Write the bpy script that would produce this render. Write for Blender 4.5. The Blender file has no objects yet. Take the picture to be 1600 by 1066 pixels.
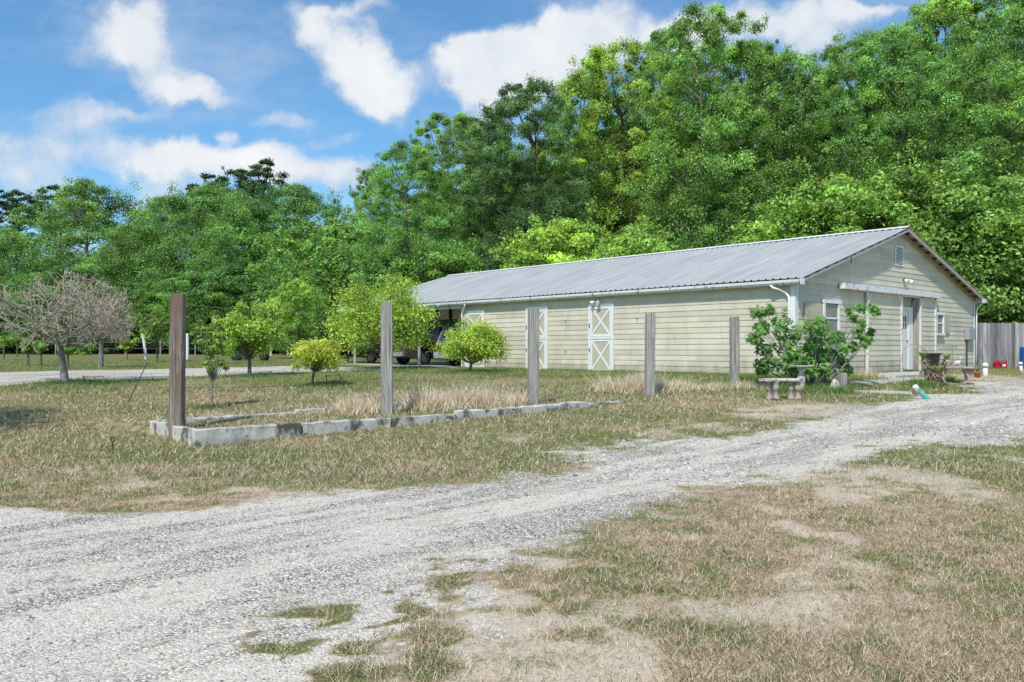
import bpy, math, random
import numpy as np
from math import sin, cos, pi, radians, sqrt, atan2

random.seed(7)
RS = np.random.RandomState(11)
scene = bpy.context.scene
COL = scene.collection
FPX, CZ, HY = 1300.0, 1.45, 545.0          # focal length and horizon row measured from the photograph

# ------------------------------------------------------------------ terrain
UA = radians(42.2)
U = np.array([cos(UA), sin(UA)])            # along the gable (right, back)
V = np.array([-sin(UA), cos(UA)])           # along the long wall (left, back)
BO = np.array([8.0, 23.5])                  # near corner of the barn
BW, BL, CL = 13.7, 15.0, 24.4               # gable width, walled length, roof length with carport
BZ = 0.72                                   # floor level of the barn
BEDC = np.array([-4.32, 11.3])              # near corner of the slab bed

def hashn(ix, iy, s):
    h = (ix * 374761393 + iy * 668265263 + s * 1442695041) & 0x7fffffff
    h = ((h ^ (h >> 13)) * 1274126177) & 0x7fffffff
    return ((h ^ (h >> 16)) & 0xffff) / 65535.0

def vnoise(x, y, s=0):
    x = np.asarray(x, float); y = np.asarray(y, float)
    ix = np.floor(x).astype(np.int64); iy = np.floor(y).astype(np.int64)
    fx = x - ix; fy = y - iy
    fx = fx * fx * (3 - 2 * fx); fy = fy * fy * (3 - 2 * fy)
    a = hashn(ix, iy, s); b = hashn(ix + 1, iy, s); c = hashn(ix, iy + 1, s); d = hashn(ix + 1, iy + 1, s)
    return (a * (1 - fx) + b * fx) * (1 - fy) + (c * (1 - fx) + d * fx) * fy

def fbm(x, y, s=0, o=4):
    r = 0; a = 0.5; n = 0
    for k in range(o):
        r = r + a * vnoise(np.asarray(x) * 2 ** k, np.asarray(y) * 2 ** k, s + k * 17); n += a; a *= 0.55
    return r / n

GY = [-900, 0, 6, 11, 14, 17, 21, 24, 30, 35, 60, 100, 400, 1500]
GZ = [0, 0.0, 0.02, 0.10, .2, 0.30, 0.43, 0.55, 0.62, 0.66, 0.95, 1.25, 1.6, 1.6]

def loc_of(X, Y, o, u=U, v=V):
    dx = X - o[0]; dy = Y - o[1]
    return dx * u[0] + dy * u[1], dx * v[0] + dy * v[1]

def gz(X, Y):
    X = np.asarray(X, float); Y = np.asarray(Y, float)
    z = np.interp(Y + 0.06 * X * (Y < 60), GY, GZ)
    lx, ly = loc_of(X, Y, BO)
    dx = np.maximum(np.maximum(-lx, lx - BW), 0); dy = np.maximum(np.maximum(-ly, ly - CL), 0)
    d = np.sqrt(dx * dx + dy * dy)
    t = np.clip(1 - d / 4.5, 0, 1); t = t * t * (3 - 2 * t)
    z = z * (1 - t) + (BZ - 0.07) * t
    bx, by = loc_of(X, Y, BEDC)
    inb = (bx > 0.05) & (bx < 9.5) & (by > 0.05) & (by < 1.65)
    z = np.where(inb, np.maximum(z, 0.27 + .07 * np.clip(bx / 2, 0, 1)), z)
    rear = (by >= 1.65) & (by < 4) & (bx > 0) & (bx < 10)
    z = np.where(rear, np.maximum(z, 0.24), z)
    z = z + (fbm(X * .45, Y * .45, 5, 3) - .5) * 0.05 + (fbm(X * 2.2, Y * 2.2, 9, 2) - .5) * 0.014
    return z

def gp(px, py):
    """ground point seen at a pixel row/column of the photograph"""
    Ys = np.concatenate([np.arange(.5, 40, .05), np.arange(40, 140, .25)])
    Xs = (px - 800) * Ys / FPX
    d = CZ - (py - HY) * Ys / FPX - gz(Xs, Ys)
    k = np.argmax(d <= 0) if (d <= 0).any() else len(Ys) - 1
    return float(Xs[k]), float(Ys[k])

def wx(px, Y): return (px - 800) * Y / FPX
def wz(py, Y): return CZ - (py - HY) * Y / FPX
def onw(px, Y):
    x = wx(px, Y); return (x, Y, float(gz(x, Y)))

def front_t(px):       # distance along the long wall for a photo column
    r = (px - 800) / FPX
    return (BO[0] - r * BO[1]) / (sin(UA) + r * cos(UA)) if True else 0
def gable_w(px):
    r = (px - 800) / FPX
    return (r * BO[1] - BO[0]) / (U[0] - r * U[1])

# ------------------------------------------------------------------ materials
def mat(name):
    m = bpy.data.materials.new(name); m.use_nodes = True
    nt = m.node_tree; nt.nodes.clear()
    out = nt.nodes.new('ShaderNodeOutputMaterial'); b = nt.nodes.new('ShaderNodeBsdfPrincipled')
    nt.links.new(b.outputs[0], out.inputs[0])
    return m, nt, b, out

class N:
    def __init__(s, nt): s.nt = nt; s.L = nt.links.new
    def n(s, t, **k):
        o = s.nt.nodes.new('ShaderNode' + t)
        for a, v in k.items(): setattr(o, a, v)
        return o
    def setin(s, node, i, v):
        if v is None: return
        if hasattr(v, 'is_linked') or hasattr(v, 'node'): s.L(v, node.inputs[i])
        else: node.inputs[i].default_value = v
    def math(s, op, a, b=None, c=None, clamp=False):
        o = s.n('Math', operation=op); o.use_clamp = clamp
        s.setin(o, 0, a); s.setin(o, 1, b); s.setin(o, 2, c); return o.outputs[0]
    def noise(s, vec, scale, detail=4, rough=.55, dist=0):
        o = s.n('TexNoise'); s.setin(o, 'Vector', vec); o.inputs['Scale'].default_value = scale
        o.inputs['Detail'].default_value = detail; o.inputs['Roughness'].default_value = rough
        o.inputs['Distortion'].default_value = dist; return o.outputs[0]
    def ramp(s, f, stops):
        o = s.n('ValToRGB'); s.L(f, o.inputs[0]); e = o.color_ramp.elements
        while len(e) < len(stops): e.new(.5)
        for k, (p, c) in enumerate(stops):
            e[k].position = p; e[k].color = (c[0], c[1], c[2], 1) if len(c) == 3 else c
        return o.outputs[0]
    def mix(s, f, a, b, mode='MIX'):
        o = s.n('MixRGB', blend_type=mode); s.setin(o, 0, f)
        for i, v in ((1, a), (2, b)):
            if isinstance(v, tuple): v = (v[0], v[1], v[2], 1)
            s.setin(o, i, v)
        return o.outputs[0]
    def mr(s, v, a, b, c=0, d=1, smooth=True):
        o = s.n('MapRange'); o.interpolation_type = 'SMOOTHSTEP' if smooth else 'LINEAR'
        s.setin(o, 0, v)
        for i, q in ((1, a), (2, b), (3, c), (4, d)): s.setin(o, i, q)
        return o.outputs[0]
    def scale(s, vec, sc):
        o = s.n('Mapping'); s.L(vec, o.inputs[0]); o.inputs['Scale'].default_value = sc; return o.outputs[0]
    def bump(s, h, st, dist, b):
        o = s.n('Bump'); o.inputs['Strength'].default_value = st; o.inputs['Distance'].default_value = dist
        s.L(h, o.inputs['Height']); s.L(o.outputs[0], b.inputs['Normal'])

def simple(name, c, rough=.6, metal=0, var=.18, vs=6, bump=.0, c2=None, spec=.4, stain=None, st_scale=(3, 3, 3), st_lo=.55, st_hi=.72):
    m, nt, b, o = mat(name); k = N(nt); tc = k.n('TexCoord').outputs['Object']
    va = k.n('VectorMath', operation='ADD'); sc_ = k.math('MULTIPLY', k.n('ObjectInfo').outputs['Random'], 37.0); k.L(tc, va.inputs[0]); k.L(sc_, va.inputs[1]); tc = va.outputs[0]
    f = k.noise(tc, vs, 5)
    c2 = c2 or tuple(x * (1 - var) for x in c); hi = tuple(min(1, x * (1 + var * .6)) for x in c)
    col = k.ramp(f, [(.3, c2), (.62, c), (.8, hi)])
    if stain:
        g = k.noise(k.scale(tc, st_scale), 1, 6, .65)
        col = k.mix(k.mr(g, st_lo, st_hi), col, stain)
    k.L(col, b.inputs['Base Color'])
    b.inputs['Roughness'].default_value = rough; b.inputs['Metallic'].default_value = metal
    b.inputs['Specular IOR Level'].default_value = spec
    if bump: k.bump(k.noise(tc, vs * 5, 4), bump, .01, b)
    return m

def wood(name, light, dark, red=None, sc=1.0):
    m, nt, b, o = mat(name); k = N(nt); tc = k.n('TexCoord').outputs['Object']
    oi = k.n('ObjectInfo').outputs['Random']
    va = k.n('VectorMath', operation='ADD'); k.L(tc, va.inputs[0]); k.L(oi, va.inputs[1]); tc = va.outputs[0]
    g = k.noise(k.scale(tc, (34 * sc, 34 * sc, 1.3)), 1, 6, .62, .6)
    g2 = k.noise(k.scale(tc, (6, 6, 1.1)), 1, 4)
    col = k.ramp(g, [(.34, dark), (.52, tuple((a + c) / 2 for a, c in zip(light, dark))), (.68, light)])
    col = k.mix(k.mr(g2, .35, .7), col, tuple(x * .62 for x in light), 'MIX') if red is None else k.mix(k.mr(g2, .42, .62), col, red)
    cr = k.noise(k.scale(tc, (60, 60, .8)), 1, 3, .6, .4)
    crk = k.mr(cr, .62, .68)
    col = k.mix(crk, col, tuple(x * .35 for x in dark))
    k.L(col, b.inputs['Base Color']); b.inputs['Roughness'].default_value = .9; b.inputs['Specular IOR Level'].default_value = .15
    k.bump(k.math('SUBTRACT', g, crk), .6, .012, b)
    return m

def leafmat(name, trans=.35, gloss=.45, val=1.0):
    m, nt, b, out = mat(name); k = N(nt)
    at = k.n('Attribute', attribute_name='Col').outputs['Color']
    oi = k.n('ObjectInfo')
    c = k.mix(1.0, at, oi.outputs['Color'], 'MULTIPLY')
    hs = k.n('HueSaturation'); k.L(c, hs.inputs['Color']); hs.inputs['Value'].default_value = val; hs.inputs['Saturation'].default_value = .9
    c = hs.outputs[0]
    k.L(c, b.inputs['Base Color']); b.inputs['Roughness'].default_value = gloss; b.inputs['Specular IOR Level'].default_value = .3
    t = k.n('BsdfTranslucent'); k.L(k.mix(1, c, (1.5, 1.35, .5), 'MULTIPLY'), t.inputs[0])
    ms = k.n('MixShader'); ms.inputs[0].default_value = trans
    k.L(b.outputs[0], ms.inputs[1]); k.L(t.outputs[0], ms.inputs[2]); k.L(ms.outputs[0], out.inputs[0])
    return m

M = {}
M['leaf'] = leafmat('leaf', .40, .7, 1.22)
M['blade'] = leafmat('grass blade', .2, .7, 1.22)
M['bark'] = simple('bark', (.17, .145, .12), .9, vs=9, var=.5, bump=.8)
M['barkgrey'] = simple('grey lichen bark', (.27, .25, .22), .9, vs=12, var=.5, bump=.8, stain=(.45, .45, .42), st_scale=(14, 14, 7))
M['twig'] = simple('dry twig', (.50, .43, .33), .9, vs=3, var=.35)
M['moss'] = simple('hanging moss', (.26, .27, .23), 1, vs=3, var=.4)
M['post'] = wood('weathered grey wood', (.56, .53, .48), (.12, .11, .10))
M['postred'] = wood('weathered brown wood', (.42, .36, .31), (.085, .068, .055), red=(.19, .135, .10))
M['fence'] = wood('silvered fence wood', (.40, .385, .385), (.14, .13, .13), sc=.5)
M['white'] = simple('white paint', (.78, .78, .78), .45, var=.06, vs=3, stain=(.5, .49, .46), st_scale=(5, 5, 1.4), st_lo=.66, st_hi=.8)
M['peel'] = simple('peeling white paint', (.74, .74, .74), .6, var=.08, vs=4, stain=(.26, .22, .18), st_scale=(8, 8, 5), st_lo=.57, st_hi=.63)
M['concrete'] = simple('old concrete', (.62, .59, .53), .9, var=.3, vs=4, bump=.6, stain=(.11, .10, .085), st_scale=(4, 4, 3.2), st_lo=.47, st_hi=.64)
M['path'] = simple('pale path concrete', (.52, .5, .46), .9, var=.15, vs=1.5, bump=.3, stain=(.3, .27, .22), st_scale=(3, 3, 3))
M['stonepink'] = simple('pink cast stone', (.42, .34, .30), .85, var=.2, vs=8, bump=.5, stain=(.2, .17, .15), st_scale=(9, 9, 9), st_lo=.5, st_hi=.66)
M['stonewhite'] = simple('lichened white stone', (.6, .57, .52), .85, var=.25, vs=10, bump=.5, stain=(.2, .18, .15), st_scale=(14, 14, 14), st_lo=.52, st_hi=.64)
M['black'] = simple('black steel', (.015, .015, .016), .4, var=.3)
M['rubber'] = simple('tyre rubber', (.02, .02, .02), .85, var=.3)
M['glass'] = simple('dark window glass', (.02, .024, .028), .06, var=.1, spec=.8)
M['silver'] = simple('silver car paint', (.30, .31, .32), .25, .5, var=.05, spec=.5)
M['gold'] = simple('dusty pewter car paint', (.12, .11, .10), .35, .5, var=.12)
M['chrome'] = simple('alloy', (.6, .6, .6), .25, .9, var=.1)
M['redlamp'] = simple('red lamp', (.55, .02, .02), .2, var=.1)
M['redplastic'] = simple('red plastic', (.42, .01, .03), .4, var=.15)
M['terra'] = simple('terracotta', (.48, .15, .06), .8, var=.2, vs=10)
M['potblack'] = simple('dark glazed pot', (.035, .033, .032), .35, var=.3)
M['pvc'] = simple('white pvc', (.76, .76, .75), .35, var=.05)
M['teal'] = simple('sea green pvc', (.10, .48, .42), .35, var=.1)
M['blue'] = simple('blue plastic', (.02, .12, .42), .4, var=.15)
M['rust'] = simple('rusty pipe', (.42, .23, .10), .8, var=.3, vs=14)
M['iron'] = simple('dark iron', (.06, .045, .04), .7, var=.3)
M['galv'] = simple('galvanised grey', (.42, .44, .45), .45, .3, var=.12)
M['wire'] = simple('wire', (.22, .22, .22), .5, .3, var=.1)
M['board'] = simple('weathered plywood', (.50, .47, .34), .85, var=.1, vs=3, stain=(.33, .31, .22), st_scale=(4, 4, 3), st_lo=.55, st_hi=.75)
M['soffit'] = simple('bare rafter wood', (.42, .37, .30), .8, var=.25, vs=5)
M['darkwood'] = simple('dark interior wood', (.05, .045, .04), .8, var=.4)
M['tan'] = simple('tan machine paint', (.33, .24, .13), .6, var=.3, vs=8)
M['blind'] = simple('window blind', (.38, .35, .27), .6, var=.1)

def siding_mat():
    m, nt, b, o = mat('painted lap siding'); k = N(nt)
    g = k.n('TexCoord').outputs['Object']
    at = k.n('Attribute', attribute_name='Col').outputs['Color']
    f = k.noise(g, 1.3, 5)
    col = k.ramp(f, [(.3, (.56, .515, .40)), (.55, (.64, .59, .465)), (.75, (.69, .64, .515))])
    st = k.noise(k.scale(g, (1.2, 1.2, .25)), 2.2, 5, .65)
    col = k.mix(k.mr(st, .52, .8, 0, .45), col, (.33, .31, .22))
    fl = k.noise(k.scale(g, (1, 1, 3.5)), 5, 6, .7)
    col = k.mix(k.mr(fl, .66, .73, 0, .65), col, (.26, .22, .16))
    sz = k.n('SeparateXYZ'); k.L(g, sz.inputs[0])
    sp_ = k.math('ADD', sz.outputs[2], k.math('MULTIPLY', k.noise(k.scale(g, (1.5, 1.5, .4)), 2, 4), -.9))
    col = k.mix(k.mr(sp_, -.05, -.55, 0, .6), col, (.27, .24, .17))
    col = k.mix(1, col, at, 'MULTIPLY')
    k.L(col, b.inputs['Base Color']); b.inputs['Roughness'].default_value = .65; b.inputs['Specular IOR Level'].default_value = .25
    k.bump(k.noise(k.scale(g, (2, 2, 20)), 4, 4), .15, .01, b)
    return m
M['siding'] = siding_mat()

def roof_mat():
    m, nt, b, o = mat('ribbed metal roofing'); k = N(nt); g = k.n('TexCoord').outputs['Object']
    f = k.noise(k.scale(g, (.25, 2.0, .25)), 1.6, 5, .6)
    col = k.ramp(f, [(.3, (.42, .42, .415)), (.55, (.51, .51, .50)), (.75, (.58, .58, .57))])
    st = k.noise(k.scale(g, (.22, 6, .22)), 1.5, 6, .7)
    col = k.mix(k.mr(st, .48, .7, 0, .5), col, (.33, .33, .33))
    sy = k.n('SeparateXYZ'); k.L(g, sy.inputs[0])
    fr = k.math('FRACT', k.math('DIVIDE', k.math('ADD', sy.outputs[1], .34), .47))
    col = k.mix(k.math('MULTIPLY', k.mr(k.math('ABSOLUTE', k.math('SUBTRACT', fr, .5)), .05, .02), .6), col, (.25, .25, .25))
    ru = k.noise(k.scale(g, (.35, 7, .35)), 2.3, 6, .72)
    col = k.mix(k.mr(ru, .60, .76, 0, .45), col, (.30, .22, .16))
    k.L(col, b.inputs['Base Color']); b.inputs['Metallic'].default_value = .15; b.inputs['Roughness'].default_value = .45
    return m
M['roof'] = roof_mat()

def ground_mat():
    m, nt, b, o = mat('lawn and crushed gravel'); k = N(nt)
    g = k.n('NewGeometry').outputs['Position']; rm = k.n('Mapping'); k.L(g, rm.inputs[0]); rm.inputs['Rotation'].default_value = (0, 0, radians(-44)); tr_ = k.scale(rm.outputs[0], (.28, 1.5, 1))
    at = k.n('Attribute', attribute_name='Cover'); sep = k.n('SeparateColor'); k.L(at.outputs['Color'], sep.inputs[0])
    grav, green, sand = sep.outputs[0], sep.outputs[1], sep.outputs[2]
    fine = k.noise(g, 28, 5, .7); mid = k.noise(g, 5, 6, .65); big = k.noise(g, .9, 5, .6); vf = k.noise(g, 95, 3, .7)
    # crushed stone
    v1 = k.n('TexVoronoi'); v1.inputs['Scale'].default_value = 62; k.L(g, v1.inputs['Vector'])
    v2 = k.n('TexVoronoi'); v2.inputs['Scale'].default_value = 17; k.L(g, v2.inputs['Vector'])
    sp = k.n('SeparateColor'); k.L(v1.outputs['Color'], sp.inputs[0])
    gc = k.ramp(sp.outputs[0], [(.0, (.27, .25, .225)), (.35, (.47, .44, .395)), (.75, (.64, .605, .545)), (1, (.82, .785, .72))])
    edge = k.mr(v1.outputs['Distance'], .35, .75, 0, 1)
    gc = k.mix(k.math('MULTIPLY', edge, .9), gc, (.07, .066, .06))
    powder = k.mr(k.noise(tr_, 1.1, 7, .66), .42, .56)
    gc = k.mix(k.math('MULTIPLY', powder, .62), gc, k.ramp(fine, [(.3, (.50, .465, .41)), (.6, (.67, .635, .57)), (.8, (.77, .735, .67))]))
    dk = k.noise(g, 9, 6, .75)
    gc = k.mix(k.math('MULTIPLY', k.mr(dk, .54, .64, 0, .9), k.mr(k.noise(tr_, 1.7, 5, .6), .42, .62, .25, 1)), gc, (.13, .125, .115))
    # dry thatch and sandy soil
    soil = k.ramp(mid, [(.28, (.20, .15, .10)), (.5, (.335, .262, .185)), (.7, (.45, .385, .30))])
    soil = k.mix(k.mr(fine, .35, .7, 0, .7), soil, (.15, .11, .075))
    soil = k.mix(k.mr(vf, .5, .7, 0, .55), soil, (.52, .44, .33))
    sandc = k.ramp(k.math('ADD', k.math('MULTIPLY', fine, .55), k.math('MULTIPLY', vf, .45)), [(.3, (.20, .165, .13)), (.44, (.42, .38, .325)), (.58, (.56, .52, .46)), (.8, (.68, .64, .58))])
    sf = k.mr(k.math('ADD', k.math('ADD', sand, k.math('MULTIPLY', k.math('SUBTRACT', mid, .5), 1.5)), k.math('MULTIPLY', k.math('SUBTRACT', fine, .5), 1.6)), .3, 1.0, 0, .8); soil = k.mix(sf, soil, sandc)
    gr = k.ramp(fine, [(.3, (.055, .085, .022)), (.55, (.115, .15, .045)), (.8, (.20, .21, .085))])
    gm = k.math('ADD', green, k.math('MULTIPLY', k.math('SUBTRACT', fine, .5), 1.3))
    gm = k.math('ADD', gm, k.math('MULTIPLY', k.math('SUBTRACT', mid, .5), 1.2))
    soil = k.mix(k.math('MULTIPLY', k.mr(gm, .35, .75, 0, .8), k.math('SUBTRACT', 1.0, sf)), soil, gr)
    ge = k.math('ADD', grav, k.math('MULTIPLY', k.math('SUBTRACT', mid, .5), .9))
    ge = k.math('ADD', ge, k.math('MULTIPLY', k.math('SUBTRACT', fine, .5), .5))
    gf = k.mr(ge, .36, .62)
    gc = k.mix(1.0, gc, (1.20, 1.155, 1.09), 'MULTIPLY'); soil = k.mix(1.0, soil, (1.22, 1.12, 1.0), 'MULTIPLY')
    col = k.mix(gf, soil, gc)
    k.L(col, b.inputs['Base Color']); b.inputs['Roughness'].default_value = .95; b.inputs['Specular IOR Level'].default_value = .12
    h = k.mix(gf, k.math('ADD', fine, k.math('MULTIPLY', vf, .5)), k.math('SUBTRACT', k.math('MULTIPLY', sp.outputs[1], .5), k.math('MULTIPLY', v1.outputs['Distance'], 1.2)))
    k.bump(h, .5, .012, b)
    return m
M['ground'] = ground_mat()

# ------------------------------------------------------------------ object helpers
def tag(o, label=None, cat=None, group=None, kind=None):
    if label: o['label'] = label
    if cat: o['category'] = cat
    if group: o['group'] = group
    if kind: o['kind'] = kind
    return o

def thing(name, label, cat, loc=(0, 0, 0), rz=0, group=None):
    o = bpy.data.objects.new(name, None); COL.objects.link(o); o.empty_display_size = .2
    o.location = loc; o.rotation_euler = (0, 0, rz)
    return tag(o, label, cat, group)

def npmesh(name, verts, faces, cols=None, smooth=False):
    verts = np.asarray(verts, np.float32); faces = np.asarray(faces, np.int32)
    me = bpy.data.meshes.new(name); nf, k = faces.shape
    me.vertices.add(len(verts)); me.vertices.foreach_set('co', verts.ravel())
    me.loops.add(nf * k); me.loops.foreach_set('vertex_index', faces.ravel())
    me.polygons.add(nf); me.polygons.foreach_set('loop_start', np.arange(nf, dtype=np.int32) * k)
    me.polygons.foreach_set('loop_total', np.full(nf, k, np.int32))
    me.polygons.foreach_set('use_smooth', np.full(nf, smooth, bool))
    me.update(calc_edges=True)
    if cols is not None:
        a = me.color_attributes.new('Col', 'FLOAT_COLOR', 'POINT')
        c = np.ones((len(verts), 4), np.float32); c[:, :3] = cols
        a.data.foreach_set('color', c.ravel())
    return me

def mobj(name, me, m, parent=None, loc=None):
    o = bpy.data.objects.new(name, me); COL.objects.link(o)
    if m is not None and len(me.materials) == 0: me.materials.append(m)
    if parent is not None: o.parent = parent
    if loc is not None: o.location = loc
    return o

class MB:
    def __init__(s): s.v = []; s.f = []; s.c = []; s.cc = (1, 1, 1)
    def add(s, vs, fs):
        n = len(s.v); s.v += [tuple(map(float, p)) for p in vs]; s.f += [tuple(n + i for i in f) for f in fs]; s.c += [s.cc] * len(vs)
        return s
    def box(s, a, b, rz=0, jit=0):
        (x0, y0, z0), (x1, y1, z1) = a, b
        vs = [(x0, y0, z0), (x1, y0, z0), (x1, y1, z0), (x0, y1, z0), (x0, y0, z1), (x1, y0, z1), (x1, y1, z1), (x0, y1, z1)]
        if jit: vs = [(x + random.uniform(-jit, jit), y + random.uniform(-jit, jit), z + random.uniform(-jit, jit)) for x, y, z in vs]
        return s.add(vs, [(0, 3, 2, 1), (4, 5, 6, 7), (0, 1, 5, 4), (1, 2, 6, 5), (2, 3, 7, 6), (3, 0, 4, 7)])
    def bar(s, p, q, w, h, up=(0, 0, 1)):
        p = np.array(p, float); q = np.array(q, float); d = q - p; d /= np.linalg.norm(d)
        up = np.array(up, float); sd = np.cross(d, up)
        if np.linalg.norm(sd) < 1e-5: sd = np.cross(d, (1, 0, 0))
        sd /= np.linalg.norm(sd); u2 = np.cross(sd, d); a = sd * w / 2; b = u2 * h / 2
        vs = [p - a - b, p + a - b, p + a + b, p - a + b, q - a - b, q + a - b, q + a + b, q - a + b]
        return s.add(vs, [(0, 1, 2, 3), (4, 7, 6, 5), (0, 4, 5, 1), (1, 5, 6, 2), (2, 6, 7, 3), (3, 7, 4, 0)])
    def tube(s, pts, r, n=8, cap=True):
        pts = [np.array(p, float) for p in pts]
        if not hasattr(r, '__len__'): r = [r] * len(pts)
        vs = []; fs = []; ref = None
        for i, p in enumerate(pts):
            d = pts[min(i + 1, len(pts) - 1)] - pts[max(i - 1, 0)]; d /= (np.linalg.norm(d) + 1e-9)
            if ref is None: ref = np.array((1, 0, 0.)) if abs(d[2]) > .8 else np.array((0, 0, 1.))
            a = np.cross(d, ref); a /= (np.linalg.norm(a) + 1e-9); b = np.cross(d, a)
            ref = np.cross(a, d) if False else ref
            for k in range(n): t = 2 * pi * k / n; vs.append(p + (a * cos(t) + b * sin(t)) * r[i])
        for i in range(len(pts) - 1):
            for k in range(n): fs.append((i * n + k, i * n + (k + 1) % n, (i + 1) * n + (k + 1) % n, (i + 1) * n + k))
        if cap: fs += [tuple(range(n))[::-1], tuple((len(pts) - 1) * n + k for k in range(n))]
        return s.add(vs, fs)
    def lathe(s, prof, c=(0, 0, 0), n=20):
        vs = []; fs = []
        for r, z in prof:
            for k in range(n): t = 2 * pi * k / n; vs.append((c[0] + r * cos(t), c[1] + r * sin(t), c[2] + z))
        for i in range(len(prof) - 1):
            for k in range(n): fs.append((i * n + k, i * n + (k + 1) % n, (i + 1) * n + (k + 1) % n, (i + 1) * n + k))
        fs += [tuple(range(n))[::-1], tuple((len(prof) - 1) * n + k for k in range(n))]
        return s.add(vs, fs)
    def prism(s, poly, axis, a, b):
        """polygon of 2-D points extruded along axis (0,1,2) from a to b"""
        def P(p, t):
            q = [p[0], p[1]]; q.insert(axis, t); return tuple(q)
        n = len(poly); vs = [P(p, a) for p in poly] + [P(p, b) for p in poly]
        fs = [tuple(range(n))[::-1], tuple(range(n, 2 * n))] + [(i, (i + 1) % n, n + (i + 1) % n, n + i) for i in range(n)]
        return s.add(vs, fs)
    def build(s, name, m, parent=None, loc=None, bevel=0, smooth=False, rz=0, col=False):
        me = bpy.data.meshes.new(name); me.from_pydata(s.v, [], s.f); me.update()
        import bmesh
        bm = bmesh.new(); bm.from_mesh(me); bmesh.ops.recalc_face_normals(bm, faces=bm.faces[:]); bm.to_mesh(me); bm.free()
        if col:
            a = me.color_attributes.new('Col', 'FLOAT_COLOR', 'POINT')
            a.data.foreach_set('color', np.array([(c[0], c[1], c[2], 1) for c in s.c], np.float32).ravel())
        o = mobj(name, me, m, parent, loc)
        if rz: o.rotation_euler = (0, 0, rz)
        if smooth:
            for p in me.polygons: p.use_smooth = True
            try:
                md = o.modifiers.new('wn', 'WEIGHTED_NORMAL'); 
            except Exception: pass
            me.set_sharp_from_angle(angle=radians(42)) if hasattr(me, 'set_sharp_from_angle') else None
        if bevel:
            md = o.modifiers.new('bev', 'BEVEL'); md.width = bevel; md.segments = 2; md.limit_method = 'ANGLE'
        return o

# ------------------------------------------------------------------ ground sheet
def poly_world(pp): return np.array([gp(a, b) for a, b in pp])
road = poly_world([(-900, 835), (-300, 800), (0, 788), (150, 798), (300, 795), (480, 773), (700, 757), (850, 733), (950, 705), (1040, 690), (1200, 668), (1310, 645), (1420, 628),
                   (1500, 612), (1540, 597), (1640, 592), (1760, 590), (1900, 600), (1900, 640), (1600, 682), (1450, 712), (1330, 738), (1200, 750), (1080, 763), (1000, 790), (950, 812),
                   (880, 850), (800, 880), (740, 925), (690, 985), (620, 1040), (560, 1100), (420, 1500), (300, 3000), (-3500, 3000)])
drive = poly_world([(-500, 618), (-100, 607), (0, 603), (105, 595), (240, 592), (330, 587), (460, 582), (560, 580), (610, 580), (610, 577), (540, 574), (460, 572), (330, 575), (240, 577), (0, 582), (-500, 590)])

def sdf(X, Y, P):
    d = np.full(X.shape, 1e9); ins = np.zeros(X.shape, bool); n = len(P)
    for i in range(n):
        a = P[i]; b = P[(i + 1) % n]; e = b - a; L = (e * e).sum() + 1e-12
        t = np.clip(((X - a[0]) * e[0] + (Y - a[1]) * e[1]) / L, 0, 1)
        d = np.minimum(d, (X - a[0] - t * e[0]) ** 2 + (Y - a[1] - t * e[1]) ** 2)
        c = ((a[1] > Y) != (b[1] > Y)) & (X < (b[0] - a[0]) * (Y - a[1]) / (b[1] - a[1] + 1e-12) + a[0])
        ins ^= c
    d = np.sqrt(d); return np.where(ins, d, -d)

def blob(X, Y, c, r):
    return np.exp(-((X - c[0]) ** 2 + (Y - c[1]) ** 2) / (r * r))

GREENS = [((103, 597), 2.2, .6), ((387, 587), 1.6, .9), ((491, 603), 1.0, .8), ((595, 578), 2.2, .8), ((734, 581), 1.6, .8), ((1250, 612), 1.4, 1.1), ((1290, 606), 1.3, 1.1),
          ((1400, 612), 1.6, .8), ((1450, 606), 1.2, .7), ((1180, 590), 2, .6), ((1080, 588), 2, .6), ((1570, 700), 2, .55), ((1500, 720), 1.3, .35), ((330, 640), 1.2, .3), ((840, 585), 2, .5), ((960, 585), 1.2, .6),
          ((250, 715), .9, .35), ((430, 735), 1.2, .35), ((900, 700), 1.6, .3), ((1380, 560), 2, .2)]
GREENW = [(gp(*p), r, w) for p, r, w in GREENS]

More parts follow.
